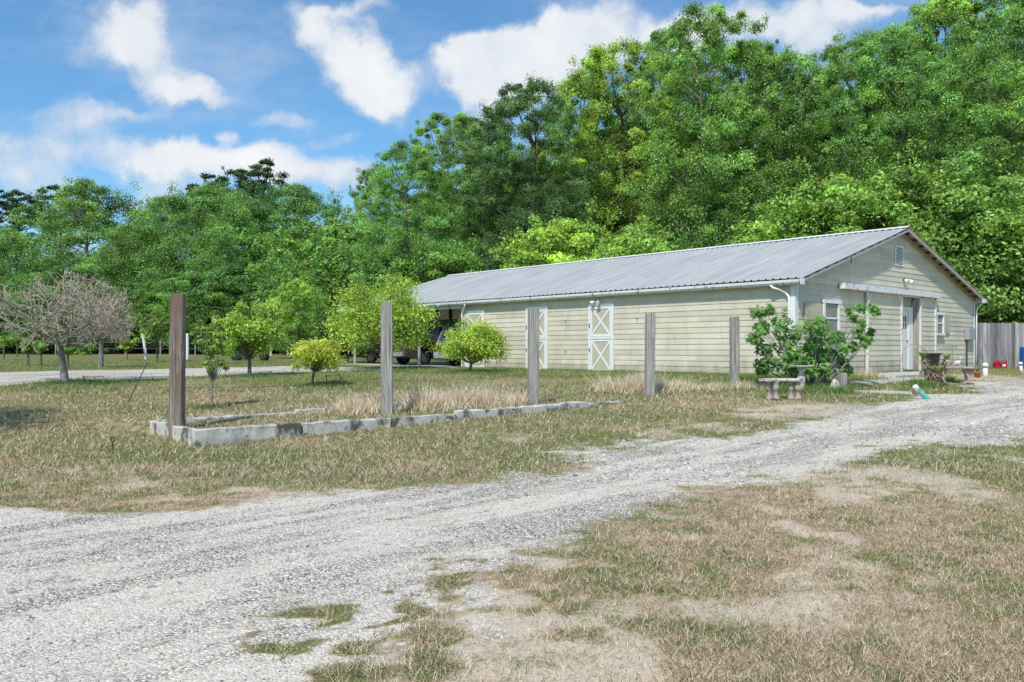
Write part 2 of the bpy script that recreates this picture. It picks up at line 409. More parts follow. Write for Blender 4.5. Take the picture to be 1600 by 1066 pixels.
def cover(X, Y):
    sr = sdf(X, Y, road); sdv = sdf(X, Y, drive)
    n1 = fbm(X * .55, Y * .55, 21, 4) - .5; n2 = fbm(X * 2.3, Y * 2.3, 31, 4) - .5
    soft = np.where(X > -1, 1.25, .5) * np.clip(Y / 9, .5, 1.2)
    a = .5 + (sr + n1 * 1.3 * soft + n2 * 1.0 * soft) / (1.5 * soft)
    # centre strip of the drive carries a little less stone
    b = .5 + (sdv + n2 * .5) / .7
    grav = np.clip(np.maximum(a, b), 0, 1)
    g = .33 + .2 * np.clip((Y - 8) / 4, 0, 1) + .8 * (fbm(X * .42, Y * .42, 41, 4) - .47) + .55 * (fbm(X * 1.7, Y * 1.7, 47, 4) - .5) + .1 * np.clip((Y - 15) / 20, 0, 1)
    g = g + np.where((Y > 28) & (X < 4), .25, 0) - np.where((Y < 6.5) & (X > 1), .02, 0)
    for c, r, w in GREENW: g = g + w * blob(X, Y, c, r) * .9
    lx, ly = loc_of(X, Y, BO)
    g = g + .5 * np.exp(-((lx + .25) / .5) ** 2) * ((ly > -1) & (ly < 16))
    s = np.clip((fbm(X * .9 + 3, Y * .9, 53, 4) - .5) * 5 - .1, 0, 1) * np.clip(1 - np.abs(sr + .9) / 2.6, 0, 1) * 1.1
    s = s + np.clip((fbm(X * 1.6, Y * 1.6, 59, 4) - .60) * 8, 0, 1) * (Y < 8) * .4
    for q_, rr_, ww_ in (((620, 960), .9, 1.0), ((760, 930), .9, .9), ((700, 1040), .8, 1.0), ((880, 860), .9, .7), ((560, 1050), .7, 1.0), ((1000, 820), 1.0, .5), ((900, 990), .8, .6), ((1200, 770), 1.2, .4), ((1100, 950), .4, .4), ((1400, 900), .5, .3)):
        xx, yy = gp(*q_); s = s + .62 * ww_ * blob(X, Y, (xx, yy), rr_) * np.clip(.5 + 2.2 * n2 + 2.6 * (fbm(X * 6, Y * 6, 83, 3) - .5), 0, 1.2)
    n3 = fbm(X * 5.5, Y * 5.5, 67, 4); g = g + np.clip((n3 - .56) * 4.5, 0, .6) * (Y < 16)
    for q_, rr_, ww_ in (((540, 970), .32, 1.1), ((520, 1010), .3, .9), ((640, 1000), .2, .6), ((700, 890), .3, .7), ((600, 1040), .25, .8), ((790, 960), .3, .7), ((960, 880), .4, .5)):
        xx, yy = gp(*q_); t_ = ww_ * blob(X, Y, (xx, yy), rr_ * 1.5) * np.clip((.65 * n3 + .35 * fbm(X * 17, Y * 17, 69, 2) - .47) * 7, 0, .95); g = g + .45 * t_; grav = grav - .9 * t_; s = s - 1.1 * t_
    grav = np.clip(grav, 0, 1)
    xx, yy = gp(1290, 632); s = s + .7 * blob(X, Y, (xx, yy), 1.2) * (n1 + .7)
    xx, yy = gp(1430, 650); s = s + .8 * blob(X, Y, (xx, yy), 2.0)
    xx, yy = gp(1560, 590); s = s + .8 * blob(X, Y, (xx, yy), 2.5)
    return grav, np.clip(g, 0, 1), np.clip(s, 0, 1)

def axis(segs):
    r = []
    for a, b, st in segs: r.append(np.arange(a, b, st))
    return np.concatenate(r)
gx = np.concatenate([-np.geomspace(1500, 24, 22), axis([(-22, -9, .35), (-9, 12, .1), (12, 26, .3)]), np.geomspace(27, 1500, 22)])
gy = np.concatenate([-np.geomspace(900, 3, 12), axis([(-2, 2, .4), (2, 13, .085), (13, 27, .13), (27, 48, .35)]), np.geomspace(49, 1500, 30)])
GXX, GYY = np.meshgrid(gx, gy)
gzz = gz(GXX, GYY)
gv = np.stack([GXX.ravel(), GYY.ravel(), gzz.ravel()], 1)
nx, ny = len(gx), len(gy)
ii = (np.arange(ny - 1)[:, None] * nx + np.arange(nx - 1)[None, :]).ravel()
gf = np.stack([ii, ii + 1, ii + nx + 1, ii + nx], 1)
gme = npmesh('ground', gv, gf, smooth=True)
ca = gme.color_attributes.new('Cover', 'FLOAT_COLOR', 'POINT')
cg, cgr, cs = cover(GXX.ravel(), GYY.ravel())
cc = np.ones((len(gv), 4), np.float32); cc[:, 0] = cg; cc[:, 1] = cgr; cc[:, 2] = cs
ca.data.foreach_set('color', cc.ravel())
tag(mobj('ground', gme, M['ground']), kind='structure')

# ------------------------------------------------------------------ grass, weeds and stones as stuff
def scatter(n, ymin, ymax, power=1.0, pad=1.08, seed=1):
    """points spread over the part of the plot between two distances, thinner farther away"""
    r = np.random.RandomState(seed)
    t = r.rand(n); Y = (ymin ** (1 - power) + t * (ymax ** (1 - power) - ymin ** (1 - power))) ** (1 / (1 - power)) if power != 1 else ymin * (ymax / ymin) ** t
    X = (r.rand(n) * 2 - 1) * .62 * Y * pad
    lx, ly = loc_of(X, Y, BO)
    keep = ~((lx > -.05) & (lx < BW + .2) & (ly > -.05) & (ly < CL))
    return X[keep], Y[keep], r

def blades(X, Y, Z, r, h, w, lean, cols):
    n = len(X); az = r.rand(n) * 2 * pi; la = r.rand(n) * 2 * pi; l = lean * np.sqrt(r.rand(n))
    base = np.stack([X, Y, Z - .004], 1); sd = np.stack([np.cos(az), np.sin(az), np.zeros(n)], 1) * (w / 2)[:, None]
    tip = base + np.stack([np.cos(la) * np.sin(l), np.sin(la) * np.sin(l), np.cos(l)], 1) * h[:, None]
    v = np.stack([base - sd, base + sd, tip], 1).reshape(-1, 3)
    f = np.arange(n * 3).reshape(-1, 3)
    c = np.repeat(cols, 3, 0)
    return v, f, c

def grass_layer(n, y0, y1, seed, hs, ws, power=1.0):
    X, Y, r = scatter(n, y0, y1, power, seed=seed)
    grav, green, sand = cover(X, Y)
    tuft = .5 * fbm(X * 3.5, Y * 3.5, 71, 3) + .5 * fbm(X * 11, Y * 11, 73, 2)
    keep = r.rand(len(X)) < np.clip(1.25 - 1.9 * grav, .006, 1) * np.clip(1.02 - .95 * sand + .8 * np.clip(green - .5, 0, 1), .14, 1) * np.clip((tuft - .34) * 4.2, .06, 1)
    X, Y, green, tuft = X[keep], Y[keep], green[keep], tuft[keep]
    n = len(X); Z = gz(X, Y)
    isg = r.rand(n) < np.clip(green * 1.25 - .12 + (tuft - .5) * 1.2, .03, .93)
    sc = np.clip(Y / 6, .8, 3.2) ** .72
    h = (hs * (.5 + r.rand(n)) * np.where(isg, 1.0, .85)) * np.clip(.7 + green * .6, .7, 1.25) * np.clip(Y / 6, .8, 2)**.4; w = ws * sc * (.6 + .8 * r.rand(n))
    t = r.rand(n)[:, None]
    cg = np.array([.09, .145, .03]) * (1 - t) + np.array([.25, .31, .085]) * t
    cd = np.array([.25, .17, .115]) * (1 - t) + np.array([.62, .49, .35]) * t
    return blades(X, Y, Z, r, h, w, np.where(isg, 1.15, 1.5), np.where(isg[:, None], cg, cd))

parts = [grass_layer(560000, 2.6, 9, 3, .023, .0040), grass_layer(340000, 8, 22, 4, .029, .0055), grass_layer(190000, 20, 48, 5, .062, .008)]
def litter(n, y0, y1, seed, ln, wd):
    X, Y, r = scatter(n, y0, y1, seed=seed); grav, green, sand = cover(X, Y)
    k = r.rand(len(X)) < np.clip(1.1 - 1.7 * grav, .012, 1) * np.clip(1.1 - .9 * sand, .2, 1); X, Y = X[k], Y[k]; n = len(X)
    t = r.rand(n)[:, None]; dk = (r.rand(n) < .35)[:, None]
    c = np.where(dk, np.array([.10, .07, .045]), np.array([.36, .28, .18]) * (1 - t) + np.array([.74, .62, .44]) * t)
    return blades(X, Y, gz(X, Y) + .006 + .012 * r.rand(n), r, ln * (.4 + r.rand(n)), wd * np.clip(Y / 6, .8, 3), 1.50 + .12 * r.rand(n), c)
parts += [litter(260000, 2.6, 10, 33, .05, .0042), litter(90000, 9, 22, 34, .08, .005)]
off = 0; V_, F_, C_ = [], [], []
for v, f, c in parts: V_.append(v); F_.append(f + off); C_.append(c); off += len(v)
tag(mobj('grass', npmesh('grass', np.concatenate(V_), np.concatenate(F_), np.concatenate(C_)), M['blade']),
    'short patchy lawn, half green and half dried out', 'grass', kind='stuff')

# broad weeds dotted through the near lawn
X, Y, r = scatter(15000, 2.7, 12, 1.0, seed=15)
grav, green, sand = cover(X, Y)
k = (r.rand(len(X)) < np.clip(green * 1.3, .06, .9)) & (grav < .42) & (sand < .5) & (fbm(X * 1.1, Y * 1.1, 91, 3) > .49)
X, Y = X[k], Y[k]; m_ = 15
XX = np.repeat(X, m_) + r.randn(len(X) * m_) * .045; YY = np.repeat(Y, m_) + r.randn(len(X) * m_) * .045
n = len(XX); ZZ = gz(XX, YY); t = r.rand(n)[:, None]
v, f, c = blades(XX, YY, ZZ, r, .013 + .018 * r.rand(n), .007 + .007 * r.rand(n), np.full(n, 1.45), np.array([.07, .12, .03]) * (1 - t) + np.array([.20, .27, .08]) * t)
tag(mobj('lawn_weeds', npmesh('lawn_weeds', v, f, c), M['blade']), 'low broad leaved weeds dotted through the near lawn', 'weeds', kind='stuff')

def stones(n, y0, y1, seed, s0):
    X, Y, r = scatter(n, y0, y1, seed=seed)
    grav, green, sand = cover(X, Y)
    k = r.rand(len(X)) < np.clip(grav * 1.4 - .35, 0, 1) * np.clip((fbm(X * 1.3, Y * 1.3, 88, 3) - .3) * 3, .1, 1); X, Y = X[k], Y[k]; n = len(X)
    oc = np.array([(1, 0, 0), (0, 1, 0), (-1, 0, 0), (0, -1, 0), (0, 0, 1), (.6, .5, .6), (-.6, -.5, .65)], float)
    tris = np.array([(0, 5, 4), (0, 1, 5), (1, 4, 5), (1, 2, 4), (2, 6, 4), (2, 3, 6), (3, 4, 6), (3, 0, 4)])
    s = s0 * np.exp(r.randn(n) * .36) * np.clip(Y / 6, .9, 2.2) ** .6
    a = r.rand(n) * 2 * pi
    P = oc[None] * (s[:, None, None] * (1 + .35 * r.randn(n, 7, 1))) * np.stack([np.ones(n), .6 + .4 * r.rand(n), .4 + .3 * r.rand(n)], 1)[:, None]
    x = P[..., 0] * np.cos(a)[:, None] - P[..., 1] * np.sin(a)[:, None]; y = P[..., 0] * np.sin(a)[:, None] + P[..., 1] * np.cos(a)[:, None]
    z = P[..., 2]; V_ = np.stack([x + X[:, None], y + Y[:, None], z + gz(X, Y)[:, None] - .001], 2).reshape(-1, 3)
    F = (tris[None] + np.arange(n)[:, None, None] * 7).reshape(-1, 3)
    g = .10 + .50 * r.rand(n); g = g * 1.1; cl = np.stack([g, g * .96, g * .89], 1)
    return V_, F, np.repeat(cl, 7, 0)
a = stones(120000, 2.6, 9, 6, .0052); b = stones(60000, 8.5, 26, 7, .009)
stn, snt, sb, _ = mat('crushed stone'); kk = N(snt); kk.L(kk.n('Attribute', attribute_name='Col').outputs['Color'], sb.inputs['Base Color']); sb.inputs['Roughness'].default_value = .9
tag(mobj('gravel', npmesh('gravel', np.concatenate([a[0], b[0]]), np.concatenate([a[1], b[1] + len(a[0])]), np.concatenate([a[2], b[2]])), stn),
    'pale crushed gravel of the drive', 'gravel', kind='stuff')

# ------------------------------------------------------------------ foliage tools
def leaves_np(C, Nrm, size, r, aspect=.55):
    n = len(C)
    rnd = r.randn(n, 3); a = np.cross(Nrm, rnd); a /= (np.linalg.norm(a, axis=1, keepdims=True) + 1e-9)
    b = np.cross(Nrm, a); b /= (np.linalg.norm(b, axis=1, keepdims=True) + 1e-9)
    a = a * size[:, None] * .5; b = b * size[:, None] * .5 * aspect
    v = np.stack([C - a, C + b * 1.0 - a * .1, C + a, C - b - a * .1], 1).reshape(-1, 3)
    return v, np.arange(n * 4).reshape(-1, 4)

def clump_leaves(cent, rad, per, size, r, base, up=.45, flat=.62, spread=.35, tone=.35, outward=None):
    m = len(cent); n = m * per
    d = r.randn(n, 3); d[:, 2] = d[:, 2] * .9 + .25; d /= np.linalg.norm(d, axis=1, keepdims=True)
    rr = np.repeat(rad, per) * (r.rand(n) ** .45) * (1 + .35 * r.randn(n) * .5)
    P = np.repeat(cent, per, 0) + d * rr[:, None] * np.array([1, 1, flat])
    nn = d * .8 + np.array([0, 0, up]) + r.randn(n, 3) * .55
    nn /= np.linalg.norm(nn, axis=1, keepdims=True)
    v, f = leaves_np(P, nn, size * (.6 + .8 * r.rand(n)), r)
    ct = np.repeat(np.exp(r.randn(m) * tone * .8), per); lt = np.exp(r.randn(n) * .15)
    yel = np.repeat(r.rand(m), per) ** 2 * .5
    c = np.asarray(base)[None] * (ct * lt)[:, None]
    c = c * np.stack([1 + yel * .5, 1 + yel * .3, 1.15 - yel * .3], 1)
    # inner leaves darkened: shade inside each clump painted into the leaf colour
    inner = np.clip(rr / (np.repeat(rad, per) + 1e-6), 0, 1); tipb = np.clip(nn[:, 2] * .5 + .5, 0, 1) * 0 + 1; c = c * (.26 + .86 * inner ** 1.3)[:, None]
    return v, f, np.repeat(np.clip(c, 0, .8), 4, 0)

def segs_np(P0, P1, r0, r1, k=4):
    n = len(P0); d = P1 - P0; d /= (np.linalg.norm(d, axis=1, keepdims=True) + 1e-9)
    ref = np.where(np.abs(d[:, 2:3]) > .9, np.array([[1., 0, 0]]), np.array([[0, 0, 1.]]))
    a = np.cross(d, ref); a /= np.linalg.norm(a, axis=1, keepdims=True); b = np.cross(d, a)
    vs = []
    for P, rr in ((P0, r0), (P1, r1)):
        for j in range(k):
            t = 2 * pi * j / k; vs.append(P + (a * cos(t) + b * sin(t)) * rr[:, None])
    v = np.stack(vs, 1).reshape(-1, 3); fs = []
    for j in range(k): fs.append(np.stack([np.arange(n) * 2 * k + q for q in (j, (j + 1) % k, k + (j + 1) % k, k + j)], 1))
    return v, np.concatenate(fs)

def limb_paths(r, base, tips, r0, nseg=5, wob=.12):
    """curved limbs from a point on the trunk to each tip, as segments"""
    P0, P1, R0, R1 = [], [], [], []
    for t, ba, rad in zip(tips, base, r0):
        L = np.linalg.norm(t - ba); prev = ba
        mid = ba * .5 + t * .5 + np.array([0, 0, -.1 * L]) + r.randn(3) * wob * L
        for i in range(1, nseg + 1):
            q = i / nseg; p = (1 - q) ** 2 * ba + 2 * q * (1 - q) * mid + q * q * t
            P0.append(prev); P1.append(p); R0.append(rad * (1 - (i - 1) / nseg * .8)); R1.append(rad * (1 - i / nseg * .8)); prev = p
    return np.array(P0), np.array(P1), np.array(R0), np.array(R1)

def tree_protos(seed, H, R, zb, ncl, per, lsize, base, crad=(.8, 1.7), prof='wall', trunk_r=.28, tone=.35, flat=.62, wisps=50):
    r = np.random.RandomState(seed)
    cent = []; rad = []
    ph = r.rand(6) * 6.28
    tries = 0
    while len(cent) < ncl and tries < 20000:
        tries += 1
        t = r.rand(); a = r.rand() * 2 * pi
        if prof == 'wall': env = (1 - abs(2 * t - .75) ** 2.6 * .55) if t < .9 else .55
        elif prof == 'dome': env = sqrt(max(0, 1 - (t * 1.02 - .0) ** 2.2)) * (.75 + .25 * min(1, t * 3))
        else: env = sqrt(max(.02, 1 - (2 * t - 1) ** 2))
        if prof == 'wall': env = max(.15, min(1, .55 + .9 * t)) * sqrt(max(.03, 1 - max(0, (t - .45) / .56) ** 2.2))
        env *= 1 + .22 * sin(3 * a + ph[0]) * sin(5 * t + ph[1]) + .12 * sin(5 * a + ph[2] + 7 * t)
        q = r.rand() ** .38
        p = np.array([cos(a) * env * R * q, sin(a) * env * R * q, zb + (H - zb) * t])
        rc = r.uniform(*crad) * (.65 + .35 * (1 - t))
        if all(np.linalg.norm(p - c) > .55 * (rc + rr) * .8 for c, rr in zip(cent[-60:], rad[-60:])):
            cent.append(p); rad.append(rc)
    cent = np.array(cent); rad = np.array(rad)
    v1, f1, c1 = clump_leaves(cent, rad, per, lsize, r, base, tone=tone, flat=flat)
    # wispy shoots that break the outline
    idx = np.argsort(-(np.hypot(cent[:, 0], cent[:, 1]) / R + (cent[:, 2] - zb) / (H - zb)))[:wisps]
    w = cent[idx] + np.stack([cent[idx][:, 0] * .12, cent[idx][:, 1] * .12, rad[idx] * .8], 1) + r.randn(len(idx), 3) * .3
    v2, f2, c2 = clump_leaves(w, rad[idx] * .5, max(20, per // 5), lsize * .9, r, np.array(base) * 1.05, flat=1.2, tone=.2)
    crown = npmesh('crown', np.concatenate([v1, v2]), np.concatenate([f1, f2 + len(v1)]), np.concatenate([c1, c2]))
    # trunk with limbs
    zt = np.linspace(-.4, H * .82, 9); path = np.stack([np.cumsum(r.randn(9) * .05 * H / 12), np.cumsum(r.randn(9) * .05 * H / 12), zt], 1); path[:, :2] -= path[0, :2]
    path[1, :2] = path[0, :2]
    tr = trunk_r * (1 - .85 * np.linspace(0, 1, 9)); tr[0] *= 1.35
    P0, P1, R0, R1 = list(path[:-1]), list(path[1:]), list(tr[:-1]), list(tr[1:])
    sel = r.choice(len(cent), min(60, len(cent)), replace=False); ba = []; rr0 = []
    for s_ in sel:
        zt_ = max(.15 * H, cent[s_][2] - r.uniform(.3, .6) * np.hypot(*cent[s_][:2]) - .3)
        zt_ = min(zt_, H * .78); k_ = np.interp(zt_, zt, np.arange(9)); i0 = int(min(7, k_)); fr = k_ - i0
        ba.append(path[i0] * (1 - fr) + path[i0 + 1] * fr); rr0.append(max(.012 * H / 3, np.interp(zt_, zt, tr) * .42))
    a0, a1, b0, b1 = limb_paths(r, ba, cent[sel], rr0)
    v, f = segs_np(np.concatenate([P0, a0]), np.concatenate([P1, a1]), np.concatenate([R0, b0]), np.concatenate([R1, b1]), 6)
    trunk = npmesh('trunk', v, f, smooth=True)
    trunk.materials.append(M['bark']); crown.materials.append(M['leaf'])
    return crown, trunk

G1 = (.20, .37, .075); G2 = (.165, .33, .08); G3 = (.14, .22, .04)
PW = [tree_protos(100 + i, 20, 5.4 + .5 * (i % 2), 1.5, 330, 430, .135, [G1, G2, (.235, .385, .07), (.185, .35, .085)][i], (.4, 1.5), 'wall', .32, tone=.42) for i in range(4)]
PO = [tree_protos(200 + i, 15, 7.2, 2.2, 230, 380, .165, [(.17, .33, .08), (.19, .35, .08), G2][i], (1.0, 2.1), 'dome', .42, flat=.55) for i in range(3)]
PB = [tree_protos(300 + i, 6.5, 3.8, .6, 120, 330, .14, [(.245, .41, .07), (.19, .35, .075)][i], (.6, 1.2), 'dome', .12, flat=.5, tone=.25) for i in range(2)]
PP = [tree_protos(400, 17, 3.6, 11.0, 42, 150, .22, (.06, .11, .035), (.5, 1.0), 'dome', .2, flat=.45, wisps=12)]

def place_tree(name, proto, H0, px, top, Y, label, group, tint=(1, 1, 1), wide=1.0, rz=None, cat='tree', xw=None, moss=0):
    x = wx(px, Y) if xw is None else xw; z = float(gz(x, Y)); H = wz(top, Y) - z; s = H / H0
    t = thing(name, label, cat, (x, Y, z), random.uniform(0, 6.28) if rz is None else rz, group)
    t.scale = (s * wide, s * wide, s)
    c = bpy.data.objects.new('crown', proto[0]); COL.objects.link(c); c.parent = t; c.color = (tint[0], tint[1], tint[2], 1)
    tr = bpy.data.objects.new('trunk', proto[1]); COL.objects.link(tr); tr.parent = t
    if moss:
      for mk in range(moss):
        r = np.random.RandomState(int(px) + 5 + mk * 31); n = 1
        hub = r.randn(n, 3) * np.array([.3, .3, .16]) * 6 + np.array([0, 0, H0 * .48]); m_ = 60
        B = np.repeat(hub, m_, 0) + r.randn(n * m_, 3) * np.array([.3, .3, .2]); L = .5 + r.rand(n * m_) * 1.4
        sd = r.randn(n * m_, 3); sd[:, 2] = 0; sd *= (.028 / np.linalg.norm(sd, axis=1))[:, None]
        v = np.stack([B - sd, B + sd, B - np.stack([0 * L, 0 * L, L], 1)], 1).reshape(-1, 3)
        mobj('hanging_moss', npmesh('hanging_moss', v, np.arange(len(v)).reshape(-1, 3)), M['moss'], t)
    return t

GR = 'tall broadleaf trees behind the barn'
right_trees = [
    # px, top, Y, proto, wide, tint, label
    (578, 262, 66, 0, .55, (.7, .82, 1.1), 'slender dark broadleaf tree, leftmost of the tall ones behind the barn'),
    (640, 222, 58, 1, .95, (1.05, 1.1, .9), 'full green tree rising above the left end of the barn roof'),
    (702, 170, 60, 2, .85, (.78, .88, .9), 'tall narrow tree with a pointed top left of the white cloud'),
    (765, 188, 62, 3, .8, (.8, .85, .9), 'tall tree half hidden right of the narrow pointed one'),
    (828, 124, 58, 1, .85, (.68, .68, .85), 'dark olive tree with a flat top in front of the large cloud'),
    (905, 118, 57, 0, .8, (1.15, 1.12, .9), 'light green tree just right of the dark olive flat topped tree'),
    (968, 68, 56, 2, .9, (1.25, 1.15, .75), 'yellow green tree rounding up beside the large cloud'),
    (1040, 46, 60, 0, .75, (.72, .82, .95), 'tall tree standing directly left of the highest tree'),
    (1105, 5, 56, 1, .78, (1.15, 1.1, .8), 'highest tree of the middle group with a lobed feathery top'),
    (1165, 62, 58, 2, .7, (.78, .9, .95), 'tall tree directly right of the highest middle tree'),
    (1222, 82, 56, 3, .8, (.95, .98, .95), 'dense tree above the middle of the barn roof beside the gap of sky'),
    (1290, 128, 61, 0, .75, (.8, .88, .95), 'lower tree filling the notch of sky above the barn ridge'),
    (1345, 52, 55, 1, .85, (1.2, 1.15, .85), 'tall tree with thin shoots right of the notch of sky'),
    (1410, 38, 52, 3, .8, (.9, 1.0, .9), 'tall tree directly above the gable peak'),
    (1475, -8, 52, 0, .85, (1.22, 1.15, .85), 'very tall tree right of the gable peak, its top cut by the photo edge'),
    (1545, -30, 50, 2, .85, (.85, .95, .95), 'very tall tree second from the right edge of the photo'),
    (1612, -10, 47, 1, .9, (1.02, 1.05, .9), 'very tall tree on the right edge of the photo above the fence')]
for px, top, Y, p, w, tint, lab in right_trees:
    place_tree('broadleaf_tree', PW[p], 20.4, px, top, Y + (4 if p in (0, 2) else -4), lab, GR, tint, w * 1.0)
# second rank, seen through the gaps
for i, px in enumerate([600, 672, 735, 800, 860, 935, 1003, 1072, 1135, 1195, 1258, 1315, 1378, 1442, 1508, 1575, 1650, 1730]):
    top = np.interp(px, [560, 700, 820, 1000, 1100, 1260, 1350, 1600], [310, 235, 190, 125, 85, 150, 90, 30])
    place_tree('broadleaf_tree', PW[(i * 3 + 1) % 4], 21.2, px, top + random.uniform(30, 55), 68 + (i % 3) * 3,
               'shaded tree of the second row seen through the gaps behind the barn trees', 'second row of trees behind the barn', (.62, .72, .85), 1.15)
low = [(700, 372, 52, 0, (.7, .85, .8), 'dark bushy tree over the left end of the barn roof'),
       (885, 330, 49, 0, (1.25, 1.2, .9), 'bright yellow green feathery sapling above the middle of the roof'),
       (985, 345, 48, 1, (1.3, 1.22, .8), 'bright drooping sapling right beside the feathery one above the roof'),
       (1120, 330, 53, 1, (.62, .8, .9), 'dark green bushy tree behind the roof right of the bright saplings'),
       (1215, 300, 52, 0, (.62, .76, .85), 'dark bushy tree behind the roof, below the dense tall one'),
       (1315, 258, 47, 0, (1.0, 1.05, .9), 'lit leafy boughs over the upper end of the barn roof'),
       (1470, 235, 44, 1, (1.15, 1.12, .9), 'broad lit tree spreading right behind the gable peak'),
       (1560, 262, 43, 0, (.7, .8, .75), 'leafy tree overhanging the wooden fence'),
       (1620, 330, 44, 1, (.72, .82, .75), 'leafy tree at the right photo edge behind the wooden fence'),
       (1505, 400, 42, 1, (.5, .65, .7), 'dark low tree right behind the barn corner and the fence'),
       (560, 372, 60, 1, (.7, .85, .8), 'dark green tree left behind the big citrus tree'),
       (520, 330, 64, 1, (.95, 1.02, .8), 'yellow tinged tree at the break between the two woods'),
       (465, 428, 52, 0, (1.1, 1.15, .9), 'small bright tree whose crown stands out before the dark wood'),
       (640, 385, 54, 1, (.55, .7, .75), 'dark green bushy tree above the big citrus tree')]
for px, top, Y, p, tint, lab in low:
    place_tree('bushy_tree', PB[p], 7.1, px, top, Y, lab, 'lower trees in front of the tall ones', tint, 1.05 if px > 500 else .8)
GLF = 'oaks and pines at the far side of the meadow'
left_trees = [(-75, 300, 84, 0, (.9, .95, .9), 0, 'broad oak just past the left photo edge'),
              (15, 345, 80, 2, (.85, .95, .9), 3, 'mossy oak at the left photo edge'),
              (132, 266, 82, 1, (.95, 1.0, .9), 12, 'big oak hung with grey moss, highest on the left side'),
              (218, 335, 78, 0, (1.0, 1.02, .9), 4, 'lower oak right of the big mossy oak'),
              (262, 292, 86, 2, (.85, .95, .95), 0, 'dark oak between the mossy oak and the pines'),
              (330, 270, 80, 0, (.95, 1.0, .95), 6, 'wide oak left of the tall pine top'),
              (395, 300, 76, 1, (.85, 1.0, .9), 10, 'pale green oak with hanging moss below the tall pine top'),
              (462, 272, 82, 2, (.75, .85, .95), 5, 'dark oak right of the tall pine top'),
              (510, 350, 80, 1, (.75, .88, .9), 0, 'shorter dark oak beside the break in the woods')]
for px, top, Y, p, tint, ms, lab in left_trees:
    place_tree('oak_tree', PO[p], 16.2, px, top, Y, lab, GLF, tint, .95, moss=ms)
for px, top, Y, lab in [(418, 240, 92, 'tall pine with a flat dark crown above the oaks'), (375, 256, 94, 'pine just left of the tallest one, barely above the oaks'), (325, 262, 95, 'pine with a low tuft above the wide oak'),
                        (85, 282, 90, 'thin pine left of the big mossy oak'), (30, 290, 92, 'sparse pine near the left photo edge'), (-5, 286, 90, 'sparse pine cut by the left photo edge')]:
    place_tree('pine_tree', PP[0], 17.6, px, top, Y, lab, GLF, (.9, .95, 1.0), 1.0)
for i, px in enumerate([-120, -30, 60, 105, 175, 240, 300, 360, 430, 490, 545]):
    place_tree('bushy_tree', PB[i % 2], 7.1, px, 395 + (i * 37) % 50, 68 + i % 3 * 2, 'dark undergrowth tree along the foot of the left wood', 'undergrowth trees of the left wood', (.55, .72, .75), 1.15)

# continuous wood behind everything
r = np.random.RandomState(77)
n = 1500; cx = r.uniform(-85, 85, n); cy = 86 + r.rand(n) * 14 + np.where(cx < -15, 12, 0)
hmax = np.where(cx < -14, 11, 15); czz = r.rand(n) ** .9 * hmax + 1
cent = np.stack([cx, cy, czz], 1)
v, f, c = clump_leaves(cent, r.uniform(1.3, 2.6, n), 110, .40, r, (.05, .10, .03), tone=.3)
w = mobj('far_wood', npmesh('far_wood', v, f, c), M['leaf']); tag(w, 'dark dense wood behind the meadow and barn', 'wood', kind='stuff')
n = 520; cx = r.uniform(-60, 62, n); cy = np.interp(cx, [-60, -14, -8, 30, 60], [74, 70, 63, 52, 45]) + r.rand(n) * 5
cent = np.stack([cx, cy, .9 + r.rand(n) ** 1.6 * 3.6], 1)
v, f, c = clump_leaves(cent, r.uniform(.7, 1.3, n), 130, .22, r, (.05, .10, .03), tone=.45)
tag(mobj('undergrowth', npmesh('undergrowth', v, f, c), M['leaf']), 'tangled dark undergrowth at the foot of the woods', 'undergrowth', kind='stuff')

# ------------------------------------------------------------------ small trees
def fruit_tree(label, px, py, x0, x1, ytop, ybot, base, ncl, per, ls, seed, Y=None, name='citrus_tree', group='citrus trees on the lawn', trunk_r=.045, tone=.25, lean=0, flat=.75, crad=.30, bark='bark', weeds=True):
    if Y is None: X, Y = gp(px, py)
    else: X = wx(px, Y)
    z = float(gz(X, Y)); r = np.random.RandomState(seed)
    cxc = wx((x0 + x1) / 2, Y) - X; R = (x1 - x0) / 2 * Y / FPX; zt = wz(ytop, Y) - z; zb = wz(ybot, Y) - z
    t = thing(name, label, 'tree', (X, Y, z), 0, group)
    cent = []; k_ = 0
    ph = r.rand(4) * 6
    while len(cent) < ncl:
        d = r.randn(3); d /= np.linalg.norm(d); q = r.rand() ** .4
        lob = 1 + .16 * sin(3 * atan2(d[1], d[0]) + ph[0]) + .12 * sin(5 * d[2] + ph[1])
        p = np.array([cxc + d[0] * q * R * lob * .88, d[1] * q * R * .88 * lob, (zt + zb) / 2 + d[2] * q * (zt - zb) / 2 * .86 * lob])
        cent.append(p)
    cent = np.array(cent); rad = r.uniform(.6, 1.25, ncl) * crad * R
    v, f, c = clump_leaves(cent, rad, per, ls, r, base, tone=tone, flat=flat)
    mobj('crown', npmesh('crown', v, f, c), M['leaf'], t)
    fz = max(.15, zb * .9 + .08); fork = np.array([cxc * .35, 0, fz])
    P0 = [np.array([0, 0, -.1]), np.array([0, 0, fz * .5])]; P1 = [np.array([cxc * .1, 0, fz * .5]), fork]; P0[1] = P1[0]
    sel = r.choice(ncl, min(26, ncl), replace=False)
    a0, a1, b0, b1 = limb_paths(r, [fork] * len(sel), cent[sel], [trunk_r * .5] * len(sel), 4, .08)
    v, f = segs_np(np.concatenate([P0, a0]), np.concatenate([P1, a1]), np.concatenate([[trunk_r * 1.2, trunk_r], b0]), np.concatenate([[trunk_r, trunk_r * .85], b1]), 6)
    me = npmesh('trunk', v, f, smooth=True); mobj('trunk', me, M[bark], t)
    return t
fruit_tree('round citrus tree before the gravel lane, taller than the yellow one', 390, 587, 341, 437, 474, 563, (.27, .44, .05), 80, 190, .085, 1, trunk_r=.06)
